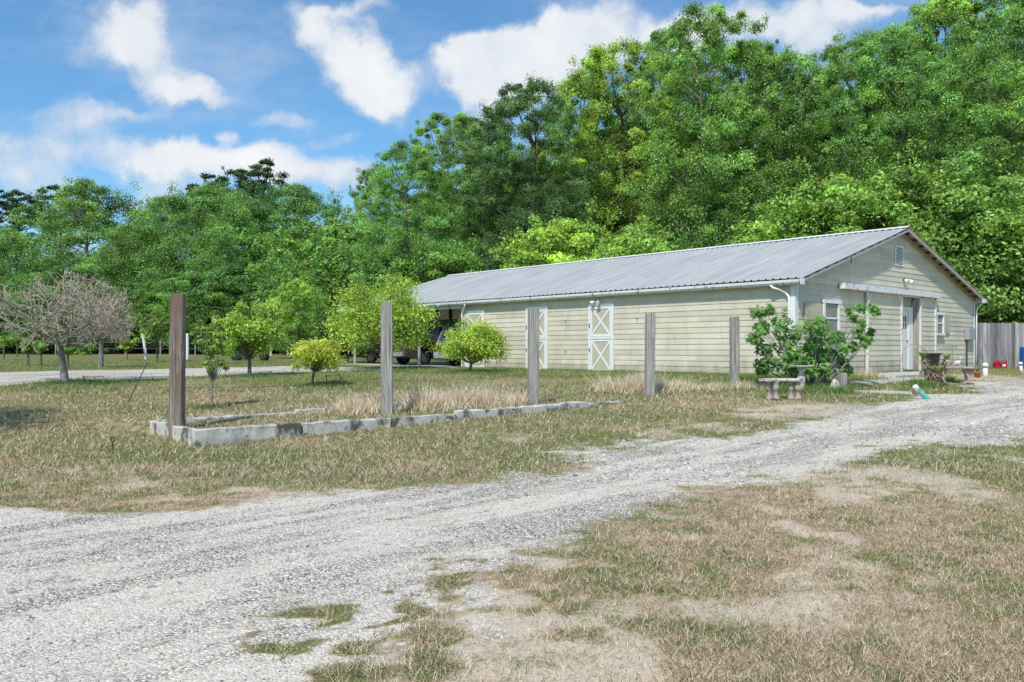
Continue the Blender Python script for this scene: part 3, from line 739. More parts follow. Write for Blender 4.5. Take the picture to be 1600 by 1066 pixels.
fruit_tree('small yellowish citrus tree with a leaning trunk on the lawn', 488, 603, 450, 540, 523, 583, (.46, .56, .05), 60, 150, .065, 2, trunk_r=.035)
fruit_tree('biggest citrus tree, standing in front of the carport behind the second post', 598, 577, 517, 688, 437, 556, (.33, .50, .05), 135, 210, .09, 3, trunk_r=.07)
fruit_tree('flat topped citrus bush on a short trunk before the barn wall', 734, 581, 686, 799, 504, 571, (.34, .50, .045), 110, 200, .075, 4, trunk_r=.05)
YG = 'young trees in the orchard beyond the lane'
fruit_tree('spindly young tree with a forked whitish stem inside the lawn, right of first post', 331, 637, 312, 356, 488, 600, (.24, .38, .06), 44, 60, .06, 5, name='young_tree', group=None, trunk_r=.018, crad=.32, bark='barkgrey')
fruit_tree('young broad leaved tree just left of the first post', 246, 566, 214, 270, 480, 545, (.2, .33, .07), 42, 70, .12, 6, name='young_tree', group=YG, trunk_r=.045)
fruit_tree('young tree just right of the first post, between the lane and the wood', 322, 569, 298, 345, 490, 550, (.19, .32, .07), 36, 70, .12, 7, name='young_tree', group=YG, trunk_r=.04)
fruit_tree('small bright green tree right of the bare tree', 199, 562, 182, 216, 516, 552, (.27, .44, .06), 26, 60, .12, 8, name='young_tree', group=YG, trunk_r=.035)
for i, (px, py, w_, tp, lab) in enumerate([(6, 562, 17, 524, 'small green orchard tree on the left photo edge'), (27, 558, 12, 520, 'small orchard tree second from the left photo edge'), (44, 572, 17, 530, 'two stemmed orchard tree under the bare branches'),
                                     (64, 573, 14, 527, 'thin orchard tree left of the bare tree trunk'), (106, 576, 11, 538, 'thin sapling directly behind the bare tree trunk')]):
    fruit_tree(lab, px, py, px - w_, px + w_, tp, py - 20, (.2, .36, .06), 18, 60, .12, 20 + i, name='young_tree', group=YG, trunk_r=.045)
fruit_tree('low bright green bush between the bare tree and its neighbour', 140, 555, 118, 154, 536, 554, (.18, .38, .06), 22, 90, .13, 31, name='round_bush', group=None, trunk_r=.03)
for i, (px, w_, tp, Y, lab) in enumerate([(505, 30, 487, 50, 'leafy shrub left of the biggest citrus tree'), (455, 24, 498, 54, 'pale leafy shrub behind the small yellow citrus tree'), (575, 30, 520, 47, 'dense green shrub beside the black trailer')]):
    fruit_tree(lab, px, 560, px - w_, px + w_, tp, 552, (.14, .27, .06), 40, 90, .13, 40 + i, Y=Y, name='leafy_shrub', group='leafy shrubs at the wood edge', trunk_r=.04)
# tree left of the view whose shade lies on the lawn
t = fruit_tree('spreading tree just outside the left photo edge, shading the lawn', -330, 0, -570, -75, 250, 470, (.12, .2, .035), 90, 110, .10, 50, Y=12.2, name='shade_tree', group=None, trunk_r=.12)

# bare tree
def bare_tree(label, px, py, half, top, low_, seed, depth=7, kids=3, Y=None, lean=-.25):
    X, Y = gp(px, py); z = float(gz(X, Y)); r = np.random.RandomState(seed)
    t = thing('bare_tree', label, 'tree', (X, Y, z), 0, 'leafless trees beside the lane')
    R = half * Y / FPX; H = wz(top, Y) - z; fz = H * .36
    S = {'trunk': ([], [], [], []), 'branch': ([], [], [], []), 'twigs': ([], [], [], [])}
    def add(k_, a, b, ra, rb):
        for q, v_ in zip(S[k_], (a, b, ra, rb)): q.append(v_)
    f = np.array([lean * .55, 0, fz]); m_ = np.array([lean * .35, .02, fz * .5])
    add('trunk', np.array([0, 0, -.15]), m_, .12, .095); add('trunk', m_, f, .095, .085)
    cen = np.array([lean * .3, 0, fz + (H - fz) * .42]); ax = np.array([R, R * .9, (H - fz) * .62])
    def grow(p, d, L, rad, lev):
        segn = 2; cur = p
        for s_ in range(segn):
            d2 = d + r.randn(3) * .22; d2 /= np.linalg.norm(d2); nx_ = cur + d2 * L / segn
            add('branch' if lev < 3 else 'twigs', cur, nx_, rad, rad * .82); cur = nx_; d = d2; rad *= .82
            e = (cur - cen) / ax
            if (e * e).sum() > 1.15 or cur[2] < fz * .95: return
            if lev < depth:
                for _ in range(1 if s_ == 0 else kids - 1):
                    nd = d + r.randn(3) * .75 + np.array([0, 0, .06]) + e * .12; nd /= np.linalg.norm(nd)
                    grow(cur, nd, L * r.uniform(.62, .85), max(.0075, rad * .72), lev + 1)
    for i in range(8):
        a = i * 2 * pi / 8 + r.uniform(-.3, .3); d = np.array([cos(a), sin(a), r.uniform(.15, 1.0)]); d /= np.linalg.norm(d)
        grow(f, d, R * .55, .055, 0)
    d0 = np.array([-1, 0, .25]); 
    for k_, sides, m in (('trunk', 8, 'barkgrey'), ('branch', 5, 'barkgrey'), ('twigs', 3, 'twig')):
        a = [np.array(q) for q in S[k_]]
        if k_ == 'twigs': sel = r.choice(len(a[0]), min(len(a[0]), 26000), replace=False); a = [q[sel] for q in a]
        v, f_ = segs_np(*a, sides); nm = {'trunk': 'trunk', 'branch': 'branches', 'twigs': 'twigs'}[k_]
        mobj(nm, npmesh(nm, v, f_, smooth=k_ != 'twigs'), M[m], t)
    print('bare', len(S['twigs'][0]))
bare_tree('leafless grey brown tree with a dense tangle of twigs on the left lawn', 103, 598, 108, 432, 575, 3, depth=6, lean=-.3)
bare_tree('smaller leafless tree behind the big bare one, across the lane', 157, 574, 46, 455, 560, 4, depth=5, lean=.05)

# ------------------------------------------------------------------ the barn
barn = thing('barn', 'long low barn with pale yellow lap siding and a grey ribbed metal roof', 'barn', (BO[0], BO[1], BZ), UA)
EH = 2.62; RH = 4.64; SL = (RH - EH) / (BW / 2)
FO, RO = .22, .34                     # eave and rake overhang
def top_at(x): return EH + SL * min(x, BW - x)

def lap(mb, along, a0, a1, z0, z1, out, sgn, topf=None, bh=.175, phase0=0.0, seed=0):
    """lap boards; along=1: wall in the y direction at x=0 facing -x; along=0: in x at y=0 facing -y"""
    rr = random.Random(seed); k0 = int(math.floor((z0 - phase0) / bh)); k = k0
    while phase0 + k * bh < z1:
        b0 = max(z0, phase0 + k * bh); b1 = min(z1, phase0 + (k + 1) * bh)
        if b1 - b0 > .004:
            cuts = [a0]; p = a0 + rr.uniform(1.5, 3.6)
            while p < a1 - .8: cuts.append(p); p += 3.6
            cuts.append(a1)
            for s0, s1 in zip(cuts[:-1], cuts[1:]):
                e0, e1, t0, t1 = s0, s1, s0, s1
                if topf:
                    # clip to the gable slope
                    lo_b, hi_b = topf(b0); lo_t, hi_t = topf(b1)
                    e0, e1 = max(s0, lo_b), min(s1, hi_b); t0, t1 = max(s0, lo_t), min(s1, hi_t)
                    if e1 - e0 < .02: continue
                    if t1 <= t0: t0 = t1 = min(max((t0 + t1) / 2, e0), e1)
                g = .004; dz = rr.uniform(-.003, .003)
                tn = 1 + rr.uniform(-.13, .06); mb.cc = (tn, tn, tn * rr.uniform(.97, 1.02))
                ob = out + .021; ot = out + .006
                pts = [(e0 + g, ob, b0 + dz), (e1 - g, ob, b0 + dz), (t1 - g, ot, b1 + .002), (t0 + g, ot, b1 + .002), (e0 + g, out, b0 + dz), (e1 - g, out, b0 + dz)]
                P = [((-o_, a_, z_) if along else (a_, -o_, z_)) for a_, o_, z_ in pts]
                mb.add(P, [(0, 1, 2, 3), (0, 4, 5, 1)])
        k += 1
    mb.cc = (1, 1, 1)
# solid walls behind the boards
DX0, DX1 = gable_w(1405), gable_w(1433)       # recessed doorway in the gable
DTOP = 2.62
mb = MB(); mb.box((0, 0, -.25), (.12, BL, EH + .08)); mb.build('front_wall', M['board'], barn)
mb = MB()
def gpoly(xa, xb, zlo):
    pts = [(xa, zlo), (xb, zlo), (xb, top_at(xb))]
    if xa < BW / 2 < xb: pts.append((BW / 2, RH))
    pts.append((xa, top_at(xa))); return pts
mb.prism(gpoly(.12, DX0, -.25), 1, 0, .12); mb.prism(gpoly(DX0, DX1, DTOP), 1, 0, .12); mb.prism(gpoly(DX1, BW, -.25), 1, 0, .12)
mb.box((DX0 - .05, .19, -.25), (DX1 + .05, .3, DTOP)); 
mb.build('gable_wall', M['board'], barn)
mb = MB(); mb.box((BW - .12, .125, -.25), (BW, BL, EH + .08)); mb.box((.13, BL - .12, -.25), (BW - .13, BL, EH)); mb.build('rear_wall', M['board'], barn)
mb = MB(); lap(mb, 1, .06, BL - .05, -.16, EH - .02, 0, -1, seed=1); mb.build('front_siding', M['siding'], barn, col=True)
mb = MB()
clipf = lambda z: (0.0 if z < EH else (z - EH) / SL, BW if z < EH else BW - (z - EH) / SL)
lap(mb, 0, .05, DX0, -.16, DTOP, 0, -1, clipf, seed=2); lap(mb, 0, DX1, BW - .05, -.16, DTOP, 0, -1, clipf, seed=3)
lap(mb, 0, .02, BW - .02, DTOP, RH + .1, 0, -1, clipf, seed=4)
mb.build('gable_siding', M['siding'], barn, col=True)
# foundation strip
mb = MB(); mb.box((-.035, -.04, -.4), (BW, -.001, -.15)); mb.box((-.04, -.04, -.4), (-.001, BL, -.15)); mb.build('foundation', M['concrete'], barn)
# corner boards
mb = MB(); mb.box((-.045, -.045, -.12), (-.028, .12, EH - .06)); mb.box((-.045, -.045, -.12), (.09, -.03, EH - .06)); mb.build('corner_board', M['white'], barn)
mb = MB(); mb.box((BW - .10, -.045, -.12), (BW + .01, -.028, EH - .05)); mb.build('corner_board', M['white'], barn)
mb = MB(); mb.box((-.045, BL - .12, -.12), (-.028, BL + .01, EH - .06)); mb.build('corner_board', M['white'], barn)

# ribbed roof
def roof_sheet():
    mb = MB(); y0, y1 = -RO, CL + .3; rib = .235
    ys = []; zo = []
    y = y0
    while y < y1 - .01:
        for dy, h in ((0, .0), (rib - .075, 0), (rib - .055, .034), (rib - .02, .034)):
            if y + dy < y1: ys.append(y + dy); zo.append(h)
        y += rib
    ys.append(y1); zo.append(0)
    for side in (0, 1):
        nsl = 14; vs = []; fs = []
        for i in range(nsl + 1):
            x = -FO + (BW / 2 + FO) * i / nsl; z = EH + SL * x + .15
            xx = x if side == 0 else BW - x
            for y_, h in zip(ys, zo): vs.append((xx, y_, z + h + .004 * sin(y_ * .9 + i)))
        n = len(ys)
        for i in range(nsl):
            for j in range(n - 1): fs.append((i * n + j, i * n + j + 1, (i + 1) * n + j + 1, (i + 1) * n + j))
        mb.add(vs, fs)
    return mb
roof_o = roof_sheet().build('roof', M['roof'], barn)
mb = MB(); zr = RH + .15
mb.add([(BW / 2 - .2, -RO - .02, zr - .2 * SL + .045), (BW / 2, -RO - .02, zr + .06), (BW / 2 + .2, -RO - .02, zr - .2 * SL + .045), (BW / 2 - .2, CL + .32, zr - .2 * SL + .045), (BW / 2, CL + .32, zr + .06), (BW / 2 + .2, CL + .32, zr - .2 * SL + .045)], [(0, 1, 4, 3), (1, 2, 5, 4)])
mb.build('ridge_cap', M['white'], roof_o)
# fascia, soffit underside, gutters
mb = MB(); mb.box((-FO + .02, -RO + .02, EH - .10), (-FO + .045, CL + .25, EH + .055)); mb.build('fascia', M['white'], barn)
mb = MB(); mb.box((BW + FO - .045, -RO + .02, EH - .10), (BW + FO - .02, CL + .25, EH + .055)); mb.build('fascia', M['white'], barn)
mb = MB()
gp_ = [(-FO - .085, EH + .03), (-FO - .105, EH + .035), (-FO - .10, EH - .03), (-FO - .06, EH - .085), (-FO + .018, EH - .085), (-FO + .018, EH - .07), (-FO - .055, EH - .07), (-FO - .088, EH - .025)]
mb.prism([(x, z) for x, z in gp_], 1, -RO + .01, CL + .2); g_ = mb.build('gutter', M['peel'], barn)
mb = MB(); mb.box((-FO - .108, -RO - .012, EH - .10), (-FO + .10, -RO + .005, EH + .075)); mb.build('end_cap', M['white'], g_)
mb = MB(); mb.box((BW + FO - .02, -RO - .012, EH - .09), (BW + FO + .11, CL, EH + .04)); mb.box((BW - .05, -RO - .01, EH - .1), (BW + FO - .02, -RO + .02, EH + .06)); mb.build('gutter', M['white'], barn)
mb = MB(); mb.box((-FO + .05, 0, EH - .055), (-.03, CL, EH - .04)); mb.build('soffit', M['peel'], barn)
# rake boards with the purlin ends under the overhang
for side in (0, 1):
    f_ = (lambda x: x) if side == 0 else (lambda x: BW - x)
    mb = MB()
    a = (f_(-FO), -RO + .015, EH - SL * FO + .055); b = (f_(BW / 2), -RO + .015, RH + .055); mb.bar(a, b, .028, .12 if side else .06); mb.build('rake_board', M['soffit'] if side else M['galv'], barn)
    mb = MB(); a = (f_(-.02), -.055, EH + .02); b = (f_(BW / 2 - .02), -.055, RH + .01); mb.bar(a, b, .03, .12); mb.build('rake_trim', M['soffit'] if side else M['siding'], barn, col=True)
    for i in range(12):
        x = (i + .35) * (BW / 2) / 12; z = EH + SL * x + .09
        mb = MB(); mb.bar((f_(x), -RO + .03, z), (f_(x), -.03, z), .09, .05); mb.build('lookout_rafter', M['darkwood'], barn)
    mb = MB(); a = (f_(-FO + .03), -RO / 2 - .02, EH - SL * FO + .135); b = (f_(BW / 2), -RO / 2 - .02, RH + .135); mb.bar(a, b, RO - .06, .006); mb.build('roof_deck', M['soffit'], barn)

# stable doors with crosses on the long wall
def zf(py, t): 
    Y = BO[1] + t * V[1]; return wz(py, Y) - BZ
def stable_door(px0, px1, ztop, zbot, label=None):
    y1 = front_t(px0); y0 = front_t(px1); o_ = .034
    mb = MB(); mb.box((-o_ - .004, y0 + .04, zbot), (-.01, y1 - .04, ztop)); d = mb.build('stable_door', M['board'], barn)
    if label: d['label'] = label
    def fr(nm, a, b, m='white', dd=.06): 
        q = MB(); q.box((-dd, a[0], a[1]), (-o_ - .003, b[0], b[1])); return q
    q = MB(); w_ = .085
    q.box((-.062, y0, zbot), (-.028, y0 + w_, ztop)); q.box((-.062, y1 - w_, zbot), (-.028, y1, ztop)); q.box((-.064, y0, ztop), (-.028, y1, ztop + .09))
    q.build('door_frame', M['white'], d)
    zm = zbot + (ztop - zbot) * .52
    for za, zb_ in ((zbot + .04, zm - .05), (zm + .05, ztop - .03)):
        q = MB(); a, b = y0 + w_ + .012, y1 - w_ - .012; ww = .075
        q.box((-.055, a, za), (-.0385, a + ww, zb_)); q.box((-.055, b - ww, za), (-.0385, b, zb_)); q.box((-.053, a + ww, zb_ - ww), (-.0385, b - ww, zb_)); q.box((-.053, a + ww, za), (-.0385, b - ww, za + ww))
        q.bar((-.047, a + ww * .7, za + ww * .7), (-.047, b - ww * .7, zb_ - ww * .7), .07, .014, (1, 0, 0)) if False else None
        for k_, (p, s_) in enumerate((((a + ww, za + ww), (b - ww, zb_ - ww)), ((a + ww, zb_ - ww), (b - ww, za + ww)))):
            xx = -.0465 - .003 * k_
            q.bar((xx, p[0], p[1]), (xx, s_[0], s_[1]), .068, .012, (1, 0, 0))
        q.build('cross_panel', M['white'], d)
    q = MB(); q.box((-.07, y0 + .01, zm - .035), (-.0385, y1 - .01, zm + .035)); q.build('middle_rail', M['white'], d)
    q = MB(); q.box((-.072, y1 - .07, zm + .35), (-.063, y1 - .03, zm + .5)); q.box((-.072, y1 - .07, zm - .5), (-.063, y1 - .03, zm - .36)); q.build('hinge', M['iron'], d)
    return d
stable_door(921, 960, 2.22, -.1); stable_door(823, 857, 2.22, -.1); stable_door(728, 758, 2.22, -.1)
# floodlights
def flood(y, z, gable=False):
    q = MB()
    if not gable:
        q.lathe([(0.001, 0), (.05, 0), (.05, .02), (.0, .03)], n=10); 
    f_ = MB(); 
    base = (-.03, y, z) if not gable else (y, -.03, z)
    def P(a, b, c): return (base[0] - a, base[1] + b, base[2] + c) if not gable else (base[0] + b, base[1] - a, base[2] + c)
    f_.tube([P(0, 0, 0), P(.05, 0, 0)], .05, 10); o_ = f_.build('floodlight', M['iron'], barn)
    for s_ in (-1, 1):
        h_ = MB(); h_.tube([P(.04, s_ * .03, 0), P(.10, s_ * .10, -.02), P(.16, s_ * .14, -.05), P(.21, s_ * .16, -.08)], [.025, .05, .065, .075], 10); h_.build('lamp_head', M['white'], o_)
flood((front_t(935)), 2.38); flood(gable_w(1411), zf(437, 0) * 0 + (wz(437, 28.1) - BZ), True)
# downspouts
def downspout(pts, r_=.038):
    q = MB(); q.tube(pts, r_, 8); o_ = q.build('downspout', M['white'], barn, smooth=True)
    return o_
downspout([(-FO - .04, .62, EH - .07), (-FO - .03, .56, EH - .15), (-.16, .38, EH - .21), (-.10, .24, EH - .30), (-.085, .15, EH - .42), (-.085, .14, EH - .7), (-.085, .14, -.1)])
downspout([(-FO - .04, BL - .5, EH - .07), (-FO - .04, BL - .5, EH - .14), (-.1, BL - .2, EH - .34), (-.085, BL - .1, EH - .5), (-.085, BL - .1, -.1)])
downspout([(BW + FO + .04, -RO + .1, EH - .08), (BW + .1, -.1, EH - .3), (BW + .05, -.085, EH - .42), (BW + .05, -.085, -.05)], .03)
# little hooks and rings on the boards
for px, z in ((885, 1.75), (885, .65), (997, 1.75)):
    q = MB(); y = front_t(px); q.tube([(-.02, y, z), (-.06, y, z), (-.065, y, z - .05)], .012, 6); q.build('ring_hook', M['iron'], barn)

# gable fittings
def gzz_(py, x): return wz(py, BO[1] + x * U[1]) - BZ
# sliding door header
xa, xb = gable_w(1308), gable_w(1460); za = (gzz_(447.5, xa) + gzz_(463, xb)) / 2
q = MB(); q.box((xa, -.24, za - .085), (xb, -.06, za + .085)); q.build('sliding_door_header', M['peel'], barn, bevel=.006)
def gpanel(p0, p1, zt, nm, seed):
    a, b = gable_w(p0), gable_w(p1); q = MB(); q.box((a, -.075, -.05), (b, -.04, zt)); o_ = q.build(nm, M['board'], barn)
    q = MB(); sub = MB(); lap(sub, 0, a + .06, b - .06, -.02, zt, .076, -1, seed=seed, bh=.17); sub.build('door_boards', M['siding'], o_, col=True)
    for x in (a, b - .09):
        q = MB(); q.box((x, -.125, -.06), (x + .09, -.077, zt)); q.build('edge_trim', M['peel'], o_)
    for x, s_ in ((a + .09, 1), (b - .09, -1)):
        q = MB(); pts = []
        for i in range(7):
            t_ = i / 6 * pi / 2; pts.append((x + s_ * (.28 - .28 * cos(t_ if False else pi / 2 - t_)) if False else x + s_ * .30 * (1 - cos(t_)), -.105, zt - .02 - .30 * (1 - sin(t_))))
        q.tube(pts, .034, 6); q.build('corner_bracket', M['peel'], o_)
    return o_
gpanel(1350, 1405, za - .09, 'sliding_door', 11); gpanel(1433, 1458, za - .09, 'sliding_door', 12)
# entry door inside the recess
a, b = DX0 + .02, DX1 - .02; yy = .19
q = MB(); dA, dB = a + .42, b - .42; q.box((dA, yy - .05, .02), (dB, yy - .01, 2.04)); dr = q.build('entry_door', M['white'], barn, bevel=.004)
q = MB(); q.box((a + .25, yy - .08, .0), (dA - .01, yy - .002, 2.17)); q.box((dB + .01, yy - .08, 0), (dB + .36, yy - .002, 2.17)); q.box((dA - .01, yy - .08, 2.05), (dB + .01, yy - .002, 2.17)); q.build('door_frame', M['white'], dr)
wc = (dA + dB) / 2; ww = (dB - dA) * .30
q = MB(); q.box((wc - ww, yy - .056, 1.42), (wc + ww, yy - .051, 1.86)); q.build('door_glass', M['glass'], dr)
q = MB(); q.box((wc - .018, yy - .062, 1.42), (wc + .018, yy - .057, 1.86)); q.box((wc - ww, yy - .061, 1.62), (wc + ww, yy - .0571, 1.655)); q.build('glazing_bar', M['white'], dr)
q = MB()
for i in range(5): x = dA + .1 + i * (dB - dA - .2) / 4; q.box((x - .006, yy - .054, .1), (x + .006, yy - .0505, 1.35))
q.build('panel_groove', M['galv'], dr)
q = MB(); q.lathe([(.001, 0), (.03, .01), (.035, .03), (.001, .05)], n=10); h_ = q.build('door_knob', M['iron'], dr); h_.location = (dB - .07, yy - .05, 1.0); h_.rotation_euler = (radians(90), 0, 0)
q = MB(); q.box((DX0 - .02, -.03, 0), (DX0 + .03, .185, DTOP - .14)); q.box((DX1 - .03, -.03, 0), (DX1 + .02, .185, DTOP - .14)); q.box((DX0, -.08, DTOP - .3), (DX1, .44, DTOP - .02)) if False else None
q.build('recess_jamb', M['post'], barn)
q = MB(); q.box((DX0 + .036, -.10, DTOP - .13), (DX1 - .036, -.03, DTOP + .0)); q.build('recess_lintel', M['peel'], barn)
# windows
def gwindow(p0, p1, y0, y1, shutter, blind=True):
    a, b = gable_w(p0), gable_w(p1); m_ = (a + b) / 2; z1 = gzz_(y0, m_); z0 = gzz_(y1, m_); w_ = .085
    q = MB(); q.box((a + .02, -.045, z0 + .02), (b - .02, -.028, z1 - .02)); o_ = q.build('window', M['glass'], barn)
    q = MB(); q.box((a, -.10, z0), (a + w_, -.046, z1)); q.box((b - w_, -.10, z0), (b, -.046, z1)); q.box((a - .02, -.105, z1 - w_), (b + .02, -.046, z1 + .02)); q.box((a - .03, -.13, z0 - .03), (b + .03, -.046, z0 + w_ * .7))
    q.build('window_frame', M['white'], o_)
    zm = (z0 + z1) / 2 + .02; q = MB(); q.box((a + w_, -.078, zm - .025), (b - w_, -.046, zm + .025)); q.build('sash_rail', M['white'], o_)
    if blind:
        q = MB(); n_ = int((z1 - z0 - .2) / .04)
        for i in range(n_): z = z0 + .1 + i * .04; q.box((a + w_, -.056, z), (b - w_, -.0465, z + .026))
        q.build('blind', M['blind'], o_)
    if shutter:
        s0, s1, sy0, sy1 = shutter; c_, d_ = gable_w(s0), gable_w(s1); mm = (c_ + d_) / 2
        q = MB(); q.box((c_, -.075, gzz_(sy1, mm)), (d_, -.032, gzz_(sy0, mm))); q.build('shutter', M['board'], barn)
gwindow(1283, 1308, 470, 527, (1255, 1281, 474, 526)); gwindow(1459, 1471.5, 489, 523, (1472.5, 1481, 492, 520))
# gable vent, meter box, hook
a, b = gable_w(1397), gable_w(1409); z1, z0 = gzz_(384, 6.6), gzz_(415, 6.6)
q = MB(); q.box((a, -.05, z0), (b, -.028, z1)); v_ = q.build('gable_vent', M['white'], barn)
q = MB()
for i in range(13): z = z0 + .04 + i * (z1 - z0 - .08) / 13; q.box((a + .05, -.054, z), (b - .05, -.0505, z + .022))
q.build('louvre_slots', M['darkwood'], v_)
x0 = gable_w(1506); x1 = gable_w(1515); z0 = gzz_(531, x0); z1 = gzz_(513, x0)
q = MB(); q.box((x0, -.2, z0), (x1, -.03, z1)); bx_ = q.build('meter_box', M['galv'], barn, bevel=.01)
q = MB(); q.tube([(x0 + .08, -.08, z0), (x0 + .08, -.08, -.1)], .028, 8); q.build('conduit', M['iron'], bx_)
x0 = gable_w(1312.5); q = MB(); q.tube([(x0, -RO - .01, top_at(x0) + .1), (x0, -RO - .01, top_at(x0) - .12)], .015, 6); q.build('eave_hook', M['iron'], barn)

# carport
for t_, nm in ((17.95, 'carport_post'), (23.3, 'carport_post')):
    q = MB(); q.tube([(-.05, t_, -.3), (-.05, t_, EH - .02)], .07, 10); q.build(nm, M['galv'], barn)
for t_ in (18, 23.3):
    for x_ in (BW / 2, BW - .1):
        q = MB(); q.box((x_ - .06, t_ - .06, -.3), (x_ + .06, t_ + .06, top_at(x_))); q.build('carport_post', M['darkwood'], barn)
q = MB(); q.box((-.11, BL, EH - .22), (-.03, CL, EH - .06)); q.build('carport_beam', M['peel'], barn)
q = MB(); q.tube([(-.02, 17.95, 1.0), (-.02, 23.3, 1.0)], .02, 6); q.build('guard_rail', M['galv'], barn)
q = MB(); q.box((-.5, BL + .01, -.2), (BW, CL + .2, -.035)); q.build('carport_floor', M['path'], barn)
q = MB(); q.box((3.2, BL + .02, 1.95), (3.3, CL, 2.15)); q.build('cross_beam', M['black'], barn)
q = MB(); q.box((3.31, BL + .02, 2.1), (3.36, CL, 3.55)); q.build('inner_panel', M['siding'], barn, col=True)
q = MB()
y = BL + .5
while y < CL: q.box((3.2, y, 2.1), (3.3, y + .12, 3.5)); y += 1.1
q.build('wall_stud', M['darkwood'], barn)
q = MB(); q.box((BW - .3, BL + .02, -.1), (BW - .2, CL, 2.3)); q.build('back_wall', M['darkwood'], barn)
q = MB(); q.box((-.5, -.0, 0), (0, 0, 0)) if False else None

def bl(x, y, z=0):    # barn coordinates to the world
    p = BO + U * x + V * y; return (float(p[0]), float(p[1]), BZ + z)

# ------------------------------------------------------------------ vehicles under the carport
def wheel(parent, x, y, r_=.37, w_=.24, rim='chrome'):
    o_ = MB(); prof = [(r_ * .62, -w_ / 2), (r_ * .93, -w_ / 2), (r_, -w_ / 2 + .04), (r_, w_ / 2 - .04), (r_ * .93, w_ / 2), (r_ * .62, w_ / 2)]
    o_.lathe(prof, n=28); t_ = o_.build('wheel', M['rubber'], parent, smooth=True); t_.location = (x, y, r_); t_.rotation_euler = (radians(90), 0, 0)
    q = MB(); q.lathe([(r_ * .60, -w_ / 2 + .02), (r_ * .62, -w_ / 2 - .004), (r_ * .54, -w_ / 2 - .006), (r_ * .5, -w_ / 2 + .03), (r_ * .2, -w_ / 2 + .01), (.01, -w_ / 2)][::-1], n=24)
    q.lathe([(.01, w_ / 2), (r_ * .2, w_ / 2 - .01), (r_ * .5, w_ / 2 - .03), (r_ * .54, w_ / 2 + .006), (r_ * .62, w_ / 2 + .004)], n=24)
    for k_ in range(5):
        a = k_ * 2 * pi / 5; q.bar((cos(a) * r_ * .1, sin(a) * r_ * .1, w_ / 2 + .002), (cos(a) * r_ * .57, sin(a) * r_ * .57, w_ / 2 + .006), r_ * .16, .02)
        q.bar((cos(a) * r_ * .1, sin(a) * r_ * .1, -w_ / 2 - .002), (cos(a) * r_ * .57, sin(a) * r_ * .57, -w_ / 2 - .006), r_ * .16, .02)
    q.build('rim', M[rim], t_)

def car(name, label, cat, loc, rz, paint, L, W, prof_low, prof_cab, glass, trim):
    t_ = thing(name, label, cat, loc, rz)
    q = MB(); q.prism(prof_low, 1, -W / 2, W / 2); q.build('body', M[paint], t_, bevel=.05)
    q = MB(); n_ = len(prof_cab); vs = []
    for s_ in (-1, 1):
        for x, z, inset in prof_cab: vs.append((x, s_ * (W / 2 - inset), z))
    q.add(vs, [tuple(range(n_))[::-1], tuple(range(n_, 2 * n_))] + [(i, (i + 1) % n_, n_ + (i + 1) % n_, n_ + i) for i in range(n_)])
    q.build('cab', M[paint], t_, bevel=.04)
    for g in glass:
        q = MB(); q.add(g, [tuple(range(len(g)))]); q.build('window', M['glass'], t_)
    for nm, a, b, m in trim:
        q = MB(); q.box(a, b); q.build(nm, M[m], t_, bevel=.015)
    return t_
def arch(x, r_=.45, z=.37):
    return [(x - r_, z - .05)] + [(x + r_ * cos(a), z + r_ * sin(a)) for a in [pi * (1 - i / 8) for i in range(9)]] + [(x + r_, z - .05)]
# pickup: x forward, rear bumper at x=0
W = 1.95
low = [(.05, .42)] + arch(1.2) + arch(4.5) + [(5.35, .42), (5.45, .75), (5.3, 1.02), (4.0, 1.12), (3.9, 1.15), (.03, 1.15), (0, 1.1)]
cab = [(2.0, 1.12, .02), (2.15, 1.8, .2), (3.3, 1.82, .2), (4.0, 1.12, .02)]
gl = [[(1.98 + .05, -.7, 1.2), (1.98 + .05, .7, 1.2), (2.13, .6, 1.72), (2.13, -.6, 1.72)]]
for s_ in (-1, 1):
    gl.append([(2.2, s_ * (W / 2 + .006 - .05), 1.2), (3.7, s_ * (W / 2 + .006 - .05), 1.2), (3.25, s_ * (W / 2 - .16), 1.74), (2.28, s_ * (W / 2 - .16), 1.74)])
tk = car('pickup_truck', 'dark pewter pickup truck parked nose in under the carport', 'pickup truck', bl(.1, 20.3, -.03), UA, 'gold', 5.4, W, low, cab, gl,
         [('rear_bumper', (-.12, -.9, .42), (.03, .9, .62), 'galv'), ('tail_lamp', (-.015, -.972, .8), (.10, -.82, 1.08), 'redlamp'), ('tail_lamp', (-.015, .82, .8), (.10, .972, 1.08), 'redlamp'),
          ('tailgate', (-.02, -.78, .66), (.0, .78, 1.1), 'gold'), ('number_plate', (-.135, -.16, .46), (-.122, .16, .58), 'white')])
for x in (1.2, 4.5):
    for y in (-.84, .84): wheel(tk, x, y)
W = 1.8
low = [(.05, .38)] + arch(.95, .42) + arch(3.6, .42) + [(4.35, .4), (4.45, .7), (4.3, .95), (3.4, 1.05), (.02, 1.05), (0, .9)]
cab = [(.02, 1.04, .02), (.28, 1.72, .18), (2.5, 1.76, .18), (3.35, 1.04, .02)]
gl = [[(.02 + .01, -.68, 1.1), (.02 + .01, .68, 1.1), (.235, .56, 1.64), (.235, -.56, 1.64)]]
for s_ in (-1, 1): gl.append([(.3, s_ * (W / 2 - .03), 1.12), (3.0, s_ * (W / 2 - .03), 1.12), (2.45, s_ * (W / 2 - .155), 1.66), (.42, s_ * (W / 2 - .155), 1.66)])
